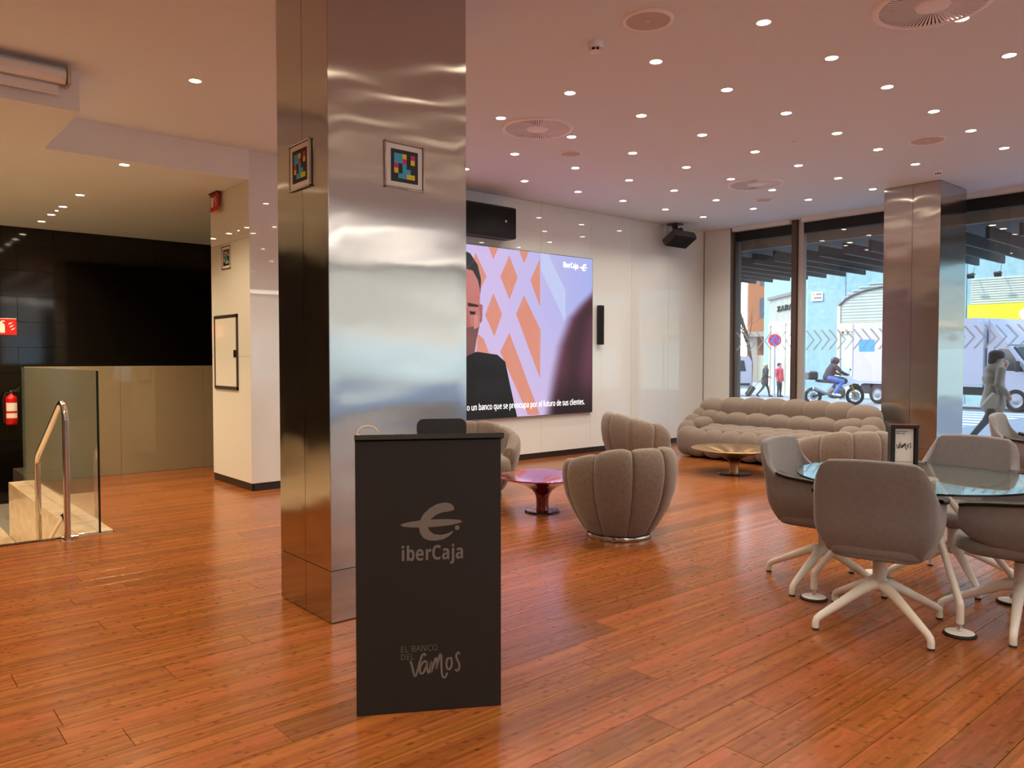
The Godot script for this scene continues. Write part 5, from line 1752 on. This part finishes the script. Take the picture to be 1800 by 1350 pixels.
func build_motorbike() -> void:
	var pos := Vector3(26.75, STREET, -13.35)
	var turn := face(0.756, 0.655)
	var t := thing("motorbike", "dark adventure motorbike with gold forks riding along the street", "motorbike", pos, turn)
	for z in [-0.76, 0.74]:
		var r := 0.335 if z < 0 else 0.32
		var w := Node3D.new()
		w.name = "wheel"
		t.add_child(w, true)
		w.position = Vector3(0, r, z)
		var a := MB.new()
		var P := []
		for i in 28:
			var row := []
			for j in 10:
				var th := TAU * i / 28
				var ps := TAU * j / 10
				var rr := r - 0.055 + 0.055 * cos(ps)
				row.append(Vector3(0.055 * sin(ps), sin(th) * rr, cos(th) * rr))
			P.append(row)
		a.grid(P, true, true, false)
		part("tyre", a, M.tyre, w)
		var b := MB.new()
		var rim := []
		for i in 25: rim.append(Vector3(0, sin(TAU * i / 24) * (r - 0.11), cos(TAU * i / 24) * (r - 0.11)))
		b.tube(rim, 0.016, 6, false)
		part("rim", b, M.rim_metal, w)
		var sp := MB.new()
		for i in 9:
			var th := TAU * i / 9
			sp.tube([Vector3(0, 0, 0), Vector3(0, sin(th), cos(th)) * (r - 0.11)], 0.008, 5, false)
		sp.tube([Vector3(-0.07, 0, 0), Vector3(0.07, 0, 0)], 0.04, 10)
		part("spokes", sp, M.bike_black, w)
		var d := MB.new()
		d.tube([Vector3(0.060, 0, 0), Vector3(0.066, 0, 0)], 0.15 if z < 0 else 0.12, 20)
		part("brake_disc", d, M.rim_metal, w)
	for s in [-1.0, 1.0]:
		var f := MB.new()
		f.tube([Vector3(s * 0.09, 0.335, -0.76), Vector3(s * 0.09, 0.62, -0.64), Vector3(s * 0.09, 0.98, -0.49)], [0.03, 0.026, 0.024], 8)
		part("fork", f, M.bike_gold, t)
		var sw := MB.new()
		sw.tube([Vector3(s * 0.10, 0.32, 0.74), Vector3(s * 0.09, 0.42, 0.16)], 0.03, 8)
		part("swingarm", sw, M.bike_black, t)
		var mi := MB.new()
		mi.tube([Vector3(s * 0.34, 1.08, -0.36), Vector3(s * 0.40, 1.24, -0.40)], 0.008, 5)
		mi.pillow(Vector3(s * 0.42, 1.28, -0.40), Vector3(0.06, 0.04, 0.015), 0.7, 0.7, Basis.IDENTITY, 6, 10)
		part("mirror", mi, M.bike_black, t)
	var e := MB.new()
	e.pillow(Vector3(0, 0.44, -0.10), Vector3(0.20, 0.20, 0.28), 0.5, 0.5)
	part("engine", e, M.grey_metal, t)
	var k := MB.new()
	k.pillow(Vector3(0, 0.88, -0.20), Vector3(0.17, 0.15, 0.30), 0.7, 0.7, Basis(Vector3.RIGHT, -0.15))
	part("tank", k, M.bike_black, t)
	var fr := MB.new()
	fr.prism(PackedVector2Array([Vector2(0.95, 0.74), Vector2(0.52, 1.06), Vector2(0.30, 0.98), Vector2(0.10, 0.74), Vector2(0.30, 0.62), Vector2(0.52, 0.72), Vector2(0.66, 0.78)]), 0.26, Transform3D(Basis(Vector3.UP, PI / 2), Vector3.ZERO))
	part("fairing", fr, M.bike_white, t)
	var sc := MB.new()
	sc.prism(PackedVector2Array([Vector2(0.60, 1.02), Vector2(0.47, 1.34), Vector2(0.44, 1.33), Vector2(0.50, 1.02)]), 0.22, Transform3D(Basis(Vector3.UP, PI / 2), Vector3.ZERO))
	part("windscreen", sc, M.railing_glass, t)
	var hl := MB.new()
	hl.pillow(Vector3(0, 0.92, -0.66), Vector3(0.10, 0.07, 0.05), 0.7, 0.7, Basis.IDENTITY, 8, 12)
	part("headlamp", hl, M.sign_white, t)
	var st := MB.new()
	st.pillow(Vector3(0, 0.85, 0.30), Vector3(0.16, 0.06, 0.36), 0.5, 0.6, Basis(Vector3.RIGHT, -0.08))
	part("saddle", st, M.bike_black, t)
	var hb := MB.new()
	hb.tube([Vector3(-0.40, 1.08, -0.30), Vector3(-0.15, 1.06, -0.44), Vector3(0.15, 1.06, -0.44), Vector3(0.40, 1.08, -0.30)], 0.014, 8)
	part("handlebar", hb, M.bike_black, t)
	var ex := MB.new()
	ex.tube([Vector3(0.12, 0.36, 0.0), Vector3(0.17, 0.42, 0.35), Vector3(0.19, 0.62, 0.80)], [0.03, 0.05, 0.06], 10)
	part("exhaust", ex, M.rim_metal, t)
	var tcs := MB.new()
	tcs.box(Vector3(0, 1.06, 0.80), Vector3(0.42, 0.30, 0.34), 0.05)
	part("top_case", tcs, M.bike_black, t)
	var mg := MB.new()
	mg.tube([Vector3(0, 0.70, -0.56), Vector3(0, 0.71, -0.80), Vector3(0, 0.62, -0.98)], [0.07, 0.08, 0.04], 8)
	part("mudguard", mg, M.bike_black, t)
	# rider
	var jk := Color(0.018, 0.019, 0.024)
	var jean := Color(0.05, 0.14, 0.42)
	var sk := Color(0.70, 0.72, 0.74)
	var p := thing("person", "motorbike rider in a black jacket, blue jeans and dark helmet", "person", pos, turn)
	var B := [
		[Vector3(0, 0.98, 0.22), Vector3(0, 1.20, 0.12), 0.17, 0.17, jk], [Vector3(0, 1.20, 0.12), Vector3(0, 1.36, 0.04), 0.17, 0.15, jk], [Vector3(-0.13, 1.38, 0.02), Vector3(0.13, 1.38, 0.02), 0.10, 0.10, jk],
		[Vector3(0, 1.42, 0.0), Vector3(0, 1.50, -0.02), 0.08, 0.07, jk]]
	for s in [-1.0, 1.0]:
		B.append_array([
			[Vector3(s * 0.11, 0.96, 0.20), Vector3(s * 0.22, 0.84, -0.22), 0.105, 0.08, jean], [Vector3(s * 0.22, 0.84, -0.22), Vector3(s * 0.20, 0.44, 0.06), 0.072, 0.055, jean],
			[Vector3(s * 0.20, 0.40, 0.08), Vector3(s * 0.21, 0.36, -0.14), 0.055, 0.045, sk],
			[Vector3(s * 0.21, 1.38, 0.02), Vector3(s * 0.33, 1.18, -0.12), 0.08, 0.062, jk], [Vector3(s * 0.33, 1.18, -0.12), Vector3(s * 0.35, 1.11, -0.28), 0.06, 0.05, jk]])
		B.append_array(hand_bones(Vector3(s * 0.35, 1.10, -0.28), Vector3(0, -0.2, -0.95).normalized(), Vector3(s, 0, 0), jk))
	B.append_array(head_bones(Vector3(0, 1.56, -0.03), skin_tone()))
	shared("body", body_mesh(B, 0.026), M.skin_and_cloth, p)
	var hm := MB.new()
	hm.pillow(Vector3(0, 1.575, -0.03), Vector3(0.13, 0.14, 0.155), 0.9, 0.95, Basis.IDENTITY, 12, 20)
	hm.box(Vector3(0, 1.635, -0.20), Vector3(0.16, 0.015, 0.10), 0.004, Basis(Vector3.RIGHT, 0.25))
	part("helmet", hm, M.bike_black, p)
	var vs := MB.new()
	vs.pillow(Vector3(0, 1.565, -0.075), Vector3(0.118, 0.045, 0.118), 0.7, 0.9, Basis.IDENTITY, 8, 16)
	part("visor", vs, M.car_glass, p)

func skin_tone() -> Color:
	return Color(0.42, 0.24, 0.17)

# ---------------------------------------------------------------- the street
func wheel_pair(t: Node3D, x: float, z: float, r: float) -> void:
	for s in [-1.0, 1.0]:
		var a := MB.new()
		var b := Basis(Vector3.BACK, -PI / 2 * s)
		a.lathe([Vector2(r * 0.62, 0.10), Vector2(r * 0.94, 0.10), Vector2(r, 0.07), Vector2(r, -0.08), Vector2(r * 0.94, -0.10), Vector2(r * 0.6, -0.10)], 28, Vector3(s * x, r, z), b)
		var w := part("wheel", a, M.tyre, t)
		var h := MB.new()
		h.lathe([Vector2(0.0, 0.085), Vector2(r * 0.25, 0.09), Vector2(r * 0.45, 0.06), Vector2(r * 0.63, 0.095)], 24, Vector3(s * x, r, z), b)
		part("hubcap", h, M.rim_metal, w)

func side_prism(pts: Array, depth: float, x := 0.0) -> MB:      # outline in (forward, up), pushed along x
	var pl := PackedVector2Array()
	for p in pts: pl.append(Vector2(p[0], p[1]))
	var m := MB.new()
	m.prism(pl, depth, Transform3D(Basis(Vector3.UP, PI / 2), Vector3(x, 0, 0)))
	return m

func build_vehicles() -> void:
	# box truck
	var fwd := Vector3(-0.252, 0, 0.968)
	var right := Vector3(-0.968, 0, -0.252)
	var t := thing("box_truck", "white box truck parked across the street with a blue square on its side", "truck", Vector3(28.9, STREET, -13.7) - right * 1.05, face(fwd.x, fwd.z))
	var L := 5.0
	var bx := MB.new()
	bx.prism(PackedVector2Array([Vector2(0, 0.78), Vector2(L, 0.78), Vector2(L, 2.62), Vector2(L - 0.25, 2.97), Vector2(0, 2.97)]), 2.1, Transform3D(Basis(Vector3.UP, PI / 2), Vector3.ZERO))
	var box := part("cargo_box", bx, M.van_white, t)
	part("blue_panel", span_mb(Vector3(1.051, 1.92, -0.28), Vector3(1.056, 2.36, -0.95)), M.blue_panel, box)
	for e in [[-0.02, 0.03], [-L, -L + 0.05]]:
		part("corner_post", span_mb(Vector3(1.05, 0.78, e[0]), Vector3(1.062, 2.95, e[1])), M.galvanised, box)
	part("sill_rail", span_mb(Vector3(1.05, 0.74, -L), Vector3(1.062, 0.84, 0.0)), M.galvanised, box)
	for z in [-3.62, -3.70]:
		var d := MB.new()
		d.pillow(Vector3(1.055, 1.95 + (z + 3.66) * 4.0, z), Vector3(0.02, 0.14, 0.10), 0.8, 1.0, Basis.IDENTITY, 6, 12)
		part("red_mark", d, M.tail_red, box)
	part("chassis", span_mb(Vector3(-0.45, 0.45, 0.0), Vector3(0.45, 0.76, -6.1)), M.van_trim, t)
	part("side_guard", span_mb(Vector3(0.95, 0.42, -1.5), Vector3(1.0, 0.62, -3.4)), M.van_trim, t)
	part("tool_box", span_mb(Vector3(0.6, 0.36, -0.3), Vector3(0.98, 0.72, -0.75), 0.02), M.van_trim, t)
	var cab := [[L + 0.08, 0.42], [6.7, 0.42], [6.87, 0.55], [6.90, 0.95], [6.70, 1.12], [6.40, 1.25], [5.80, 2.02], [5.60, 2.12], [L + 0.08, 2.12]]
	var cb := part("cab", side_prism(cab, 1.98), M.van_white, t)
	part("wind_deflector", side_prism([[L + 0.05, 2.12], [5.70, 2.10], [5.40, 2.45], [L + 0.05, 2.95]], 1.8), M.van_white, cb)
	for s in [-1.0, 1.0]:
		part("side_window", side_prism([[5.45, 1.30], [6.23, 1.26], [5.75, 1.95], [5.45, 1.98]], 0.012, s * 0.993), M.car_glass, cb)
		part("door_seam", side_prism([[5.30, 0.6], [5.315, 0.6], [5.315, 2.05], [5.30, 2.05]], 0.01, s * 0.991), M.van_trim, cb)
		var mi := MB.new()
		mi.box(Vector3(s * 1.12, 1.42, -6.10), Vector3(0.16, 0.34, 0.10), 0.03)
		part("mirror", mi, M.van_trim, cb)
		part("door_handle", side_prism([[5.40, 1.14], [5.56, 1.14], [5.56, 1.18], [5.40, 1.18]], 0.03, s * 0.995), M.van_trim, cb)
	part("windscreen", side_prism([[6.39, 1.28], [5.82, 2.02], [5.85, 2.04], [6.43, 1.28]], 1.7), M.car_glass, cb)
	part("bumper", side_prism([[6.65, 0.36], [6.92, 0.36], [6.95, 0.62], [6.65, 0.62]], 1.98), M.van_trim, cb)
	for z in [-1.05, -6.0]: wheel_pair(t, 0.90, z, 0.36)
	# parked van at the corner
	var v := thing("van", "white delivery van parked at the far street corner", "van", Vector3(33.4, -0.42, -23.9), face(-0.756, -0.655))
	var prof := [[-2.5, 0.35], [2.4, 0.35], [2.55, 0.7], [2.4, 1.05], [1.85, 1.15], [1.25, 1.90], [1.05, 1.96], [-2.35, 1.98], [-2.5, 1.7]]
	var vb := part("body", side_prism(prof, 1.8), M.van_white, v)
	for s in [-1.0, 1.0]:
		part("side_window", side_prism([[0.55, 1.18], [1.70, 1.16], [1.20, 1.80], [0.55, 1.82]], 0.012, s * 0.902), M.car_glass, vb)
		part("rear_side_window", side_prism([[-2.2, 1.22], [-0.9, 1.22], [-0.9, 1.78], [-2.1, 1.76]], 0.012, s * 0.902), M.car_glass, vb)
		part("side_trim", side_prism([[-2.4, 0.50], [2.4, 0.50], [2.4, 0.62], [-2.4, 0.62]], 0.02, s * 0.904), M.van_trim, vb)
		var tl := MB.new()
		tl.box(Vector3(s * 0.82, 1.25, 2.50), Vector3(0.12, 0.5, 0.03), 0.01)
		part("tail_lamp", tl, M.tail_red, vb)
	part("roof_rail", span_mb(Vector3(0.7, 1.99, -0.9), Vector3(0.74, 2.03, 2.2)), M.van_trim, vb)
	for z in [-1.65, 1.6]: wheel_pair(v, 0.82, z, 0.33)

func shop_arch(owner_thing: Node3D, at: Vector3, b: Basis, w: float, spring: float, rise: float, label: String) -> void:
	var t := Node3D.new()
	t.name = "shop_front"
	owner_thing.add_child(t, true)
	t.set_meta("label", label)
	t.transform = Transform3D(b, at - owner_thing.position)
	var arc := []
	for i in 17:
		var u := -1.0 + 2.0 * i / 16
		arc.append(Vector2(u * w * 0.5, spring + rise * sqrt(maxf(0.0, 1.0 - u * u * 0.92)) - rise * sqrt(0.08)))
	var pl := PackedVector2Array([Vector2(w * 0.5, 3.12), Vector2(-w * 0.5, 3.12)])
	for p in arc: pl.append(p)
	var m := MB.new()
	m.prism(pl, 0.05, Transform3D(Basis.IDENTITY, Vector3(0, 0, 0.03)))
	part("shutter", m, M.shop_shutter, t)
	var y := 3.2
	while y < spring + rise:
		var ww := w * 0.5 if y < spring else w * 0.5 * sqrt(maxf(0.0, 1.0 - pow((y - spring) / rise, 2.0)))
		if ww > 0.3: part("shutter_slat", span_mb(Vector3(-ww + 0.05, y, 0.05), Vector3(ww - 0.05, y + 0.05, 0.075)), M.shop_shutter, t)
		y += 0.14
	var tr := MB.new()
	var pts := []
	for p in arc: pts.append(Vector3(p.x, p.y + 0.03, 0.10))
	tr.tube(pts, 0.05, 8)
	part("arch_trim", tr, M.bronze_trim, t)
	part("awning_band", span_mb(Vector3(-w * 0.5, 2.72, 0.02), Vector3(w * 0.5, 3.10, 0.16)), M.shop_cream, t)
	var n := int(w / 0.22)
	for k in n: part("awning_fold", span_mb(Vector3(-w * 0.5 + (k + 0.15) * w / n, 2.60, 0.05), Vector3(-w * 0.5 + (k + 0.75) * w / n, 2.74, 0.13)), M.shop_cream, t)
	for k in 3:
		part("shop_pane", span_mb(Vector3(-w * 0.5 + k * w / 3 + 0.05, -0.4, 0.0), Vector3(-w * 0.5 + (k + 1) * w / 3 - 0.05, 2.65, 0.03)), M.shop_glass, t)
	for s in [-1.0, 1.0]: part("jamb", span_mb(Vector3(s * w * 0.5 - 0.07, -0.5, 0.0), Vector3(s * w * 0.5 + 0.07, spring, 0.12)), M.shop_cream, t)

func build_street() -> void:
	# ground
	var near := struct_node("floor_pavement", "pale slab pavement outside the shop windows")
	part("bed", span_mb(Vector3(11.85, -0.9, -40), Vector3(17.2, -0.135, 60)), M.paving_joint, near)
	var slab := box_mb(Vector3(0, -0.03, 0), Vector3(0.588, 0.06, 1.185), 0.004).mesh()
	for i in 9:
		for j in 20:
			var o := shared("paving_slab", slab, M.paving, near)
			o.position = Vector3(12.15 + 0.6 * i, -0.12, -19.0 + 1.2 * j + (0.6 if i % 2 else 0.0))
	part("kerb", span_mb(Vector3(17.2, -0.9, -40), Vector3(17.45, -0.12, 60), 0.01), M.paving, near)
	var g := MB.new()
	g.box(Vector3(23.2, -0.62, 5), Vector3(11.5, 0.8, 130))
	g.poly([Vector3(28.95, STREET, 70), Vector3(35.0, -0.5, 70), Vector3(35.0, -0.5, -60), Vector3(28.95, STREET, -60)])
	g.poly([Vector3(35.0, -0.5, 70), Vector3(90.0, -0.5, 70), Vector3(90.0, -0.5, -90), Vector3(35.0, -0.5, -90)])
	g.box(Vector3(-9.1, -0.55, 34.2), Vector3(41.8, 0.8, 51.8))
	struct("floor_street", g, M.asphalt, "pale sunlit road and far pavement")
	for k in 9:
		struct("road_stripe", span_mb(Vector3(18.2 + 1.0 * k, STREET, -11.5), Vector3(18.7 + 1.0 * k, STREET + 0.004, -7.0)), M.road_paint)
	# canopy over the pavement
	var c := thing("entrance_canopy", "dark canopy of deep hanging slats over the pavement outside the windows", "canopy", Vector3(11.95, 3.0, -5.0))
	part("deck", span_mb(Vector3(0.0, 0.56, -6.2), Vector3(3.7, 0.66, 13.2)), M.canopy_dark, c)
	part("wall_beam", span_mb(Vector3(0.02, 0.33, -6.2), Vector3(0.14, 0.555, 13.2)), M.canopy_beam, c)
	var slat := span_mb(Vector3(0.16, 0.115, -0.025), Vector3(3.55, 0.29, 0.025), 0.003).mesh()
	for k in 46:
		var o := shared("slat", slat, M.canopy_dark, c)
		o.position = Vector3(0, 0, -5.8 + 0.408 * k)
	for p in [Vector2(2.0, -1.9), Vector2(2.0, -1.1), Vector2(1.9, 0.45), Vector2(2.4, 0.45), Vector2(1.9, -0.35), Vector2(2.6, -0.35)]:
		var lm := MB.new()
		lm.lathe([Vector2(0.05, 0.0), Vector2(0.0, 0.0)], 14)
		var o := part("canopy_lamp", lm, M.canopy_lens, c)
		o.position = Vector3(p.x, 0.557, p.y + 0.2)
	# pale corner building
	var A := Vector3(40.49, 0, -24.43)
	var Bc := Vector3(35.8, 0, -19.24)
	var Cc := Vector3(36.27, 0, -12.24)
	var E := Vector3(36.5, 0, 22.0)
	var bl := thing("corner_building", "pale blue stone building with shops across the street", "building", Vector3(36.0, -0.5, -12.0))
	var off := -bl.position
	for seg in [[A, Bc], [Bc, Cc], [Cc, E]]:
		var a: Vector3 = seg[0]
		var b: Vector3 = seg[1]
		var ax := (b - a).normalized()
		var inw := Vector3(ax.z, 0, -ax.x) * 0.5
		var m := MB.new()
		m.box((a + b) * 0.5 + inw * 0.5 + Vector3(0, 7.75, 0) + off, Vector3((b - a).length(), 16.5, 0.5), 0.0, Basis(ax, Vector3.UP, ax.cross(Vector3.UP)))
		part("facade", m, M.pale_blue_stone, bl)
	for s in [[Bc.lerp(Cc, 0.26), 0.03], [Bc.lerp(Cc, 0.985), 0.05]]:
		part("stone_joint", span_mb(s[0] + off + Vector3(-0.03, -0.5, -s[1] * 0.5), s[0] + off + Vector3(0.01, 14, s[1] * 0.5)), M.pale_stone_dark, bl)
	var d1 := (Bc - A).normalized()
	var B1 := Basis(d1, Vector3.UP, d1.cross(Vector3.UP))
	# sign shop on the first facade
	var z := Node3D.new()
	z.name = "shop_front"
	bl.add_child(z, true)
	z.set_meta("label", "pale shop front with black sign letters at the building corner")
	z.transform = Transform3D(B1, A + off)
	part("sign_band", span_mb(Vector3(1.2, 3.35, 0.0), Vector3(6.6, 4.72, 0.06)), M.shop_shutter, z)
	for k in 26: part("sign_rib", span_mb(Vector3(1.25 + k * 0.205, 3.45, 0.06), Vector3(1.29 + k * 0.205, 4.66, 0.08)), M.shop_shutter, z)
	part("top_trim", span_mb(Vector3(1.1, 4.70, 0.0), Vector3(6.7, 4.86, 0.18)), M.bronze_trim, z)
	part("lower_trim", span_mb(Vector3(1.2, 3.27, 0.0), Vector3(6.6, 3.38, 0.12)), M.sign_white, z)
	part("shop_pane", span_mb(Vector3(1.5, -0.5, 0.0), Vector3(6.4, 3.27, 0.05)), M.shop_glass, z)
	for x in [1.35, 3.9, 6.5]: part("jamb", span_mb(Vector3(x - 0.1, -0.5, 0.0), Vector3(x + 0.1, 3.3, 0.10)), M.shop_cream, z)
	text_part("sign_lettering", "ZARA", 0.40, 2.5, 0.05, M.ink, z, Vector3(2.65, 3.88, 0.11), Basis.IDENTITY, "Droid Serif", 700)
	var B2 := Basis(Vector3(0.067, 0, 0.998), Vector3.UP, Vector3(-0.998, 0, 0.067))
	shop_arch(bl, Bc.lerp(Cc, 0.58), B2, 5.0, 3.92, 1.1, "arched shop front with a ribbed shutter and cream awning on the pale building")
	for k in 4:
		shop_arch(bl, Vector3(36.35, 0, -2.0 + 6.6 * k), Basis(Vector3(0, 0, 1), Vector3.UP, Vector3(-1, 0, 0)), 5.0, 3.92, 1.1, "arched shop front further along the pale building, past the yellow sign")
	# street name plate
	var sp := thing("street_plate", "small white street name plate high on the pale corner building", "sign", Vector3(35.79, 4.23, -18.75), -PI / 2 + 0.067)
	part("plate", span_mb(Vector3(-0.28, 0.0, 0.0), Vector3(0.28, 0.43, 0.02)), M.sign_white, sp)
	part("crest", span_mb(Vector3(-0.22, 0.26, 0.02), Vector3(-0.11, 0.37, 0.024), 0.001), M.bike_gold, sp)
	for q in [[-0.04, 0.22, 0.27, 0.35], [-0.16, 0.22, 0.09, 0.18]]:
		part("print_line", span_mb(Vector3(q[0], q[2], 0.02), Vector3(q[1], q[3], 0.023)), M.grey_print, sp)
	# yellow sign, shutter and floodlights
	var ys := thing("yellow_sign", "bright yellow shop sign band across the street", "sign", Vector3(36.2, 2.78, -9.6), -PI / 2)
	part("board", span_mb(Vector3(-2.6, 0.0, -0.3), Vector3(2.6, 0.92, 0.15)), M.yellow_sign, ys)
	var ov := MB.new()
	ov.prism(PackedVector2Array(range(24).map(func(i): return Vector2(0.2 + cos(TAU * i / 24) * 0.9, 0.46 + sin(TAU * i / 24) * 0.42))), 0.02, Transform3D(Basis.IDENTITY, Vector3(0, 0, 0.165)))
	part("white_oval", ov, M.sign_white, ys)
	part("lower_band", span_mb(Vector3(-2.3, -0.42, -0.3), Vector3(2.3, -0.10, 0.05)), M.yellow_sign, ys)
	var sh := thing("roller_shutter", "grey ribbed shutter panel above the yellow sign", "shutter", Vector3(36.2, 3.72, -9.6), -PI / 2)
	for k in 11: part("slat", span_mb(Vector3(-2.55, 0.10 * k, -0.25), Vector3(2.55, 0.10 * k + 0.085, 0.0), 0.01), M.shop_shutter, sh)
	for q in [-11.95, -10.95]:
		var fl := thing("floodlight", "small floodlight on a bracket above the grey shutter", "light", Vector3(36.0, 4.85, q), -PI / 2, "floodlights above the shutter")
		var fm := MB.new()
		fm.box(Vector3(0, 0.02, 0.42), Vector3(0.26, 0.20, 0.10), 0.01, Basis(Vector3.RIGHT, 0.6))
		part("head", fm, M.van_trim, fl)
		var ar := MB.new()
		ar.tube([Vector3(0, 0.12, -0.1), Vector3(0, 0.16, 0.2), Vector3(0, 0.08, 0.40)], 0.02, 6)
		ar.tube([Vector3(0.0, 0.10, 0.1), Vector3(0.05, 0.42, 0.15)], 0.008, 5)
		part("bracket", ar, M.van_trim, fl)
	# road sign
	var rs := thing("road_sign", "round blue and red no-stopping sign on a grey pole", "sign", Vector3(34.6, -0.48, -20.28), face(0.86, -0.5))
	var pm := MB.new()
	pm.tube([Vector3(0, 0, 0), Vector3(0, 3.1, 0)], 0.045, 10)
	part("pole", pm, M.galvanised, rs)
	var bz := Basis(Vector3.RIGHT, PI / 2)
	var dm := MB.new()
	dm.lathe([Vector2(0.0, 0.055), Vector2(0.24, 0.055)], 32, Vector3(0, 2.82, 0), bz)
	part("blue_disc", dm, M.sign_blue, rs)
	var rm := MB.new()
	rm.lathe([Vector2(0.23, 0.060), Vector2(0.31, 0.060), Vector2(0.31, 0.045), Vector2(0.0, 0.045)], 32, Vector3(0, 2.82, 0), bz)
	part("red_ring", rm, M.sign_red, rs)
	for a in [PI / 4, -PI / 4]:
		var xm := MB.new()
		xm.box(Vector3(0, 2.82, 0.060), Vector3(0.50, 0.06, 0.008), 0.0, Basis(Vector3.BACK, a))
		part("red_bar", xm, M.sign_red, rs)
	# far buildings
	var bb := thing("brick_building", "tall brown brick building beyond the street corner", "building", Vector3(56.5, -0.5, -33.8), deg_to_rad(-57.0))
	part("block", span_mb(Vector3(-1.45, 3.9, -8.0), Vector3(9.0, 18.0, 0.0)), M.brown_brick, bb)
	part("arcade_back", span_mb(Vector3(-1.45, 0.0, -8.0), Vector3(9.0, 3.88, -4.0)), M.brown_brick, bb)
	for k in 4: part("arcade_pier", span_mb(Vector3(-1.45 + 3.2 * k, 0.0, -0.9), Vector3(-0.75 + 3.2 * k, 3.7, -0.1)), M.grey_render, bb)
	part("arcade_parapet", span_mb(Vector3(-1.45, 0.0, -0.6), Vector3(9.0, 2.2, -0.4)), M.shop_cream, bb)
	part("cornice", span_mb(Vector3(-1.6, 3.7, -0.4), Vector3(9.0, 4.1, 0.25)), M.grey_render, bb)
	for i in 5:
		for j in 3:
			part("window", span_mb(Vector3(-0.6 + j * 2.4, 5.2 + i * 2.6, -0.05), Vector3(0.5 + j * 2.4, 6.8 + i * 2.6, 0.02)), M.window_dark, bb)
	var gb := thing("grey_building", "pale grey building far behind the bare tree", "building", Vector3(62.0, -0.5, -45.0), deg_to_rad(-57.0))
	part("block", span_mb(Vector3(-6.0, 0.0, -8.0), Vector3(3.5, 11.0, 0.0)), M.grey_render, gb)
	for i in 3:
		for j in 3:
			part("window", span_mb(Vector3(-5.0 + j * 2.8, 1.6 + i * 3.0, -0.05), Vector3(-3.6 + j * 2.8, 3.4 + i * 3.0, 0.03)), M.window_dark, gb)
	# bare street tree
	var tr := thing("bare_tree", "bare street tree with thin spreading branches at the corner", "tree", Vector3(36.6, -0.5, -22.9))
	var trunk := MB.new()
	trunk.tube([Vector3(0, 0, 0), Vector3(0.05, 1.6, 0.05), Vector3(-0.15, 3.2, -0.1), Vector3(-0.5, 4.6, -0.4)], [0.12, 0.10, 0.085, 0.06], 10)
	part("trunk", trunk, M.bark, tr)
	var r := RandomNumberGenerator.new()
	r.seed = 19
	for k in 11:
		var br := MB.new()
		var q := Vector3(-0.15, 2.6, -0.1).lerp(Vector3(-0.5, 4.7, -0.4), k / 10.0)
		var d := Vector3(r.randf_range(-1, 0.35), r.randf_range(0.3, 1.0), r.randf_range(-1, 0.35)).normalized()
		limb(br, q, d, 0.04, 2.2, 3, r)
		part("branch", br, M.bark, tr)
	build_vehicles()
	build_people()
	build_motorbike()
	# a facade across the other street, behind the camera
	var of := thing("opposite_building", "pale building across the side street behind the lobby", "building", Vector3(4.0, -0.5, 34.0))
	part("block", span_mb(Vector3(-34, 0, 0), Vector3(56, 14, 3)), M.cream_facade, of)
	for i in 14:
		part("window", span_mb(Vector3(-14.5 + 3.8 * i, 0.6, -0.06), Vector3(-12.0 + 3.8 * i, 3.4, 0.02)), M.shop_glass, of)

func limb(m: MB, q: Vector3, d: Vector3, rad: float, len: float, depth: int, r: RandomNumberGenerator) -> void:
	var pts := [q]
	var rr := [rad]
	var p := q
	for k in 4:
		d = (d + Vector3(r.randf_range(-0.3, 0.3), r.randf_range(-0.12, 0.28), r.randf_range(-0.3, 0.3))).normalized()
		p += d * len * 0.25
		pts.append(p)
		rr.append(rad * (1.0 - 0.17 * (k + 1)))
	m.tube(pts, rr, 5)
	if depth <= 0: return
	for k in 3:
		var i := r.randi_range(1, 4)
		limb(m, pts[i], (d + Vector3(r.randf_range(-0.9, 0.9), r.randf_range(-0.4, 0.7), r.randf_range(-0.9, 0.9))).normalized(), rr[i] * 0.6, len * 0.55, depth - 1, r)
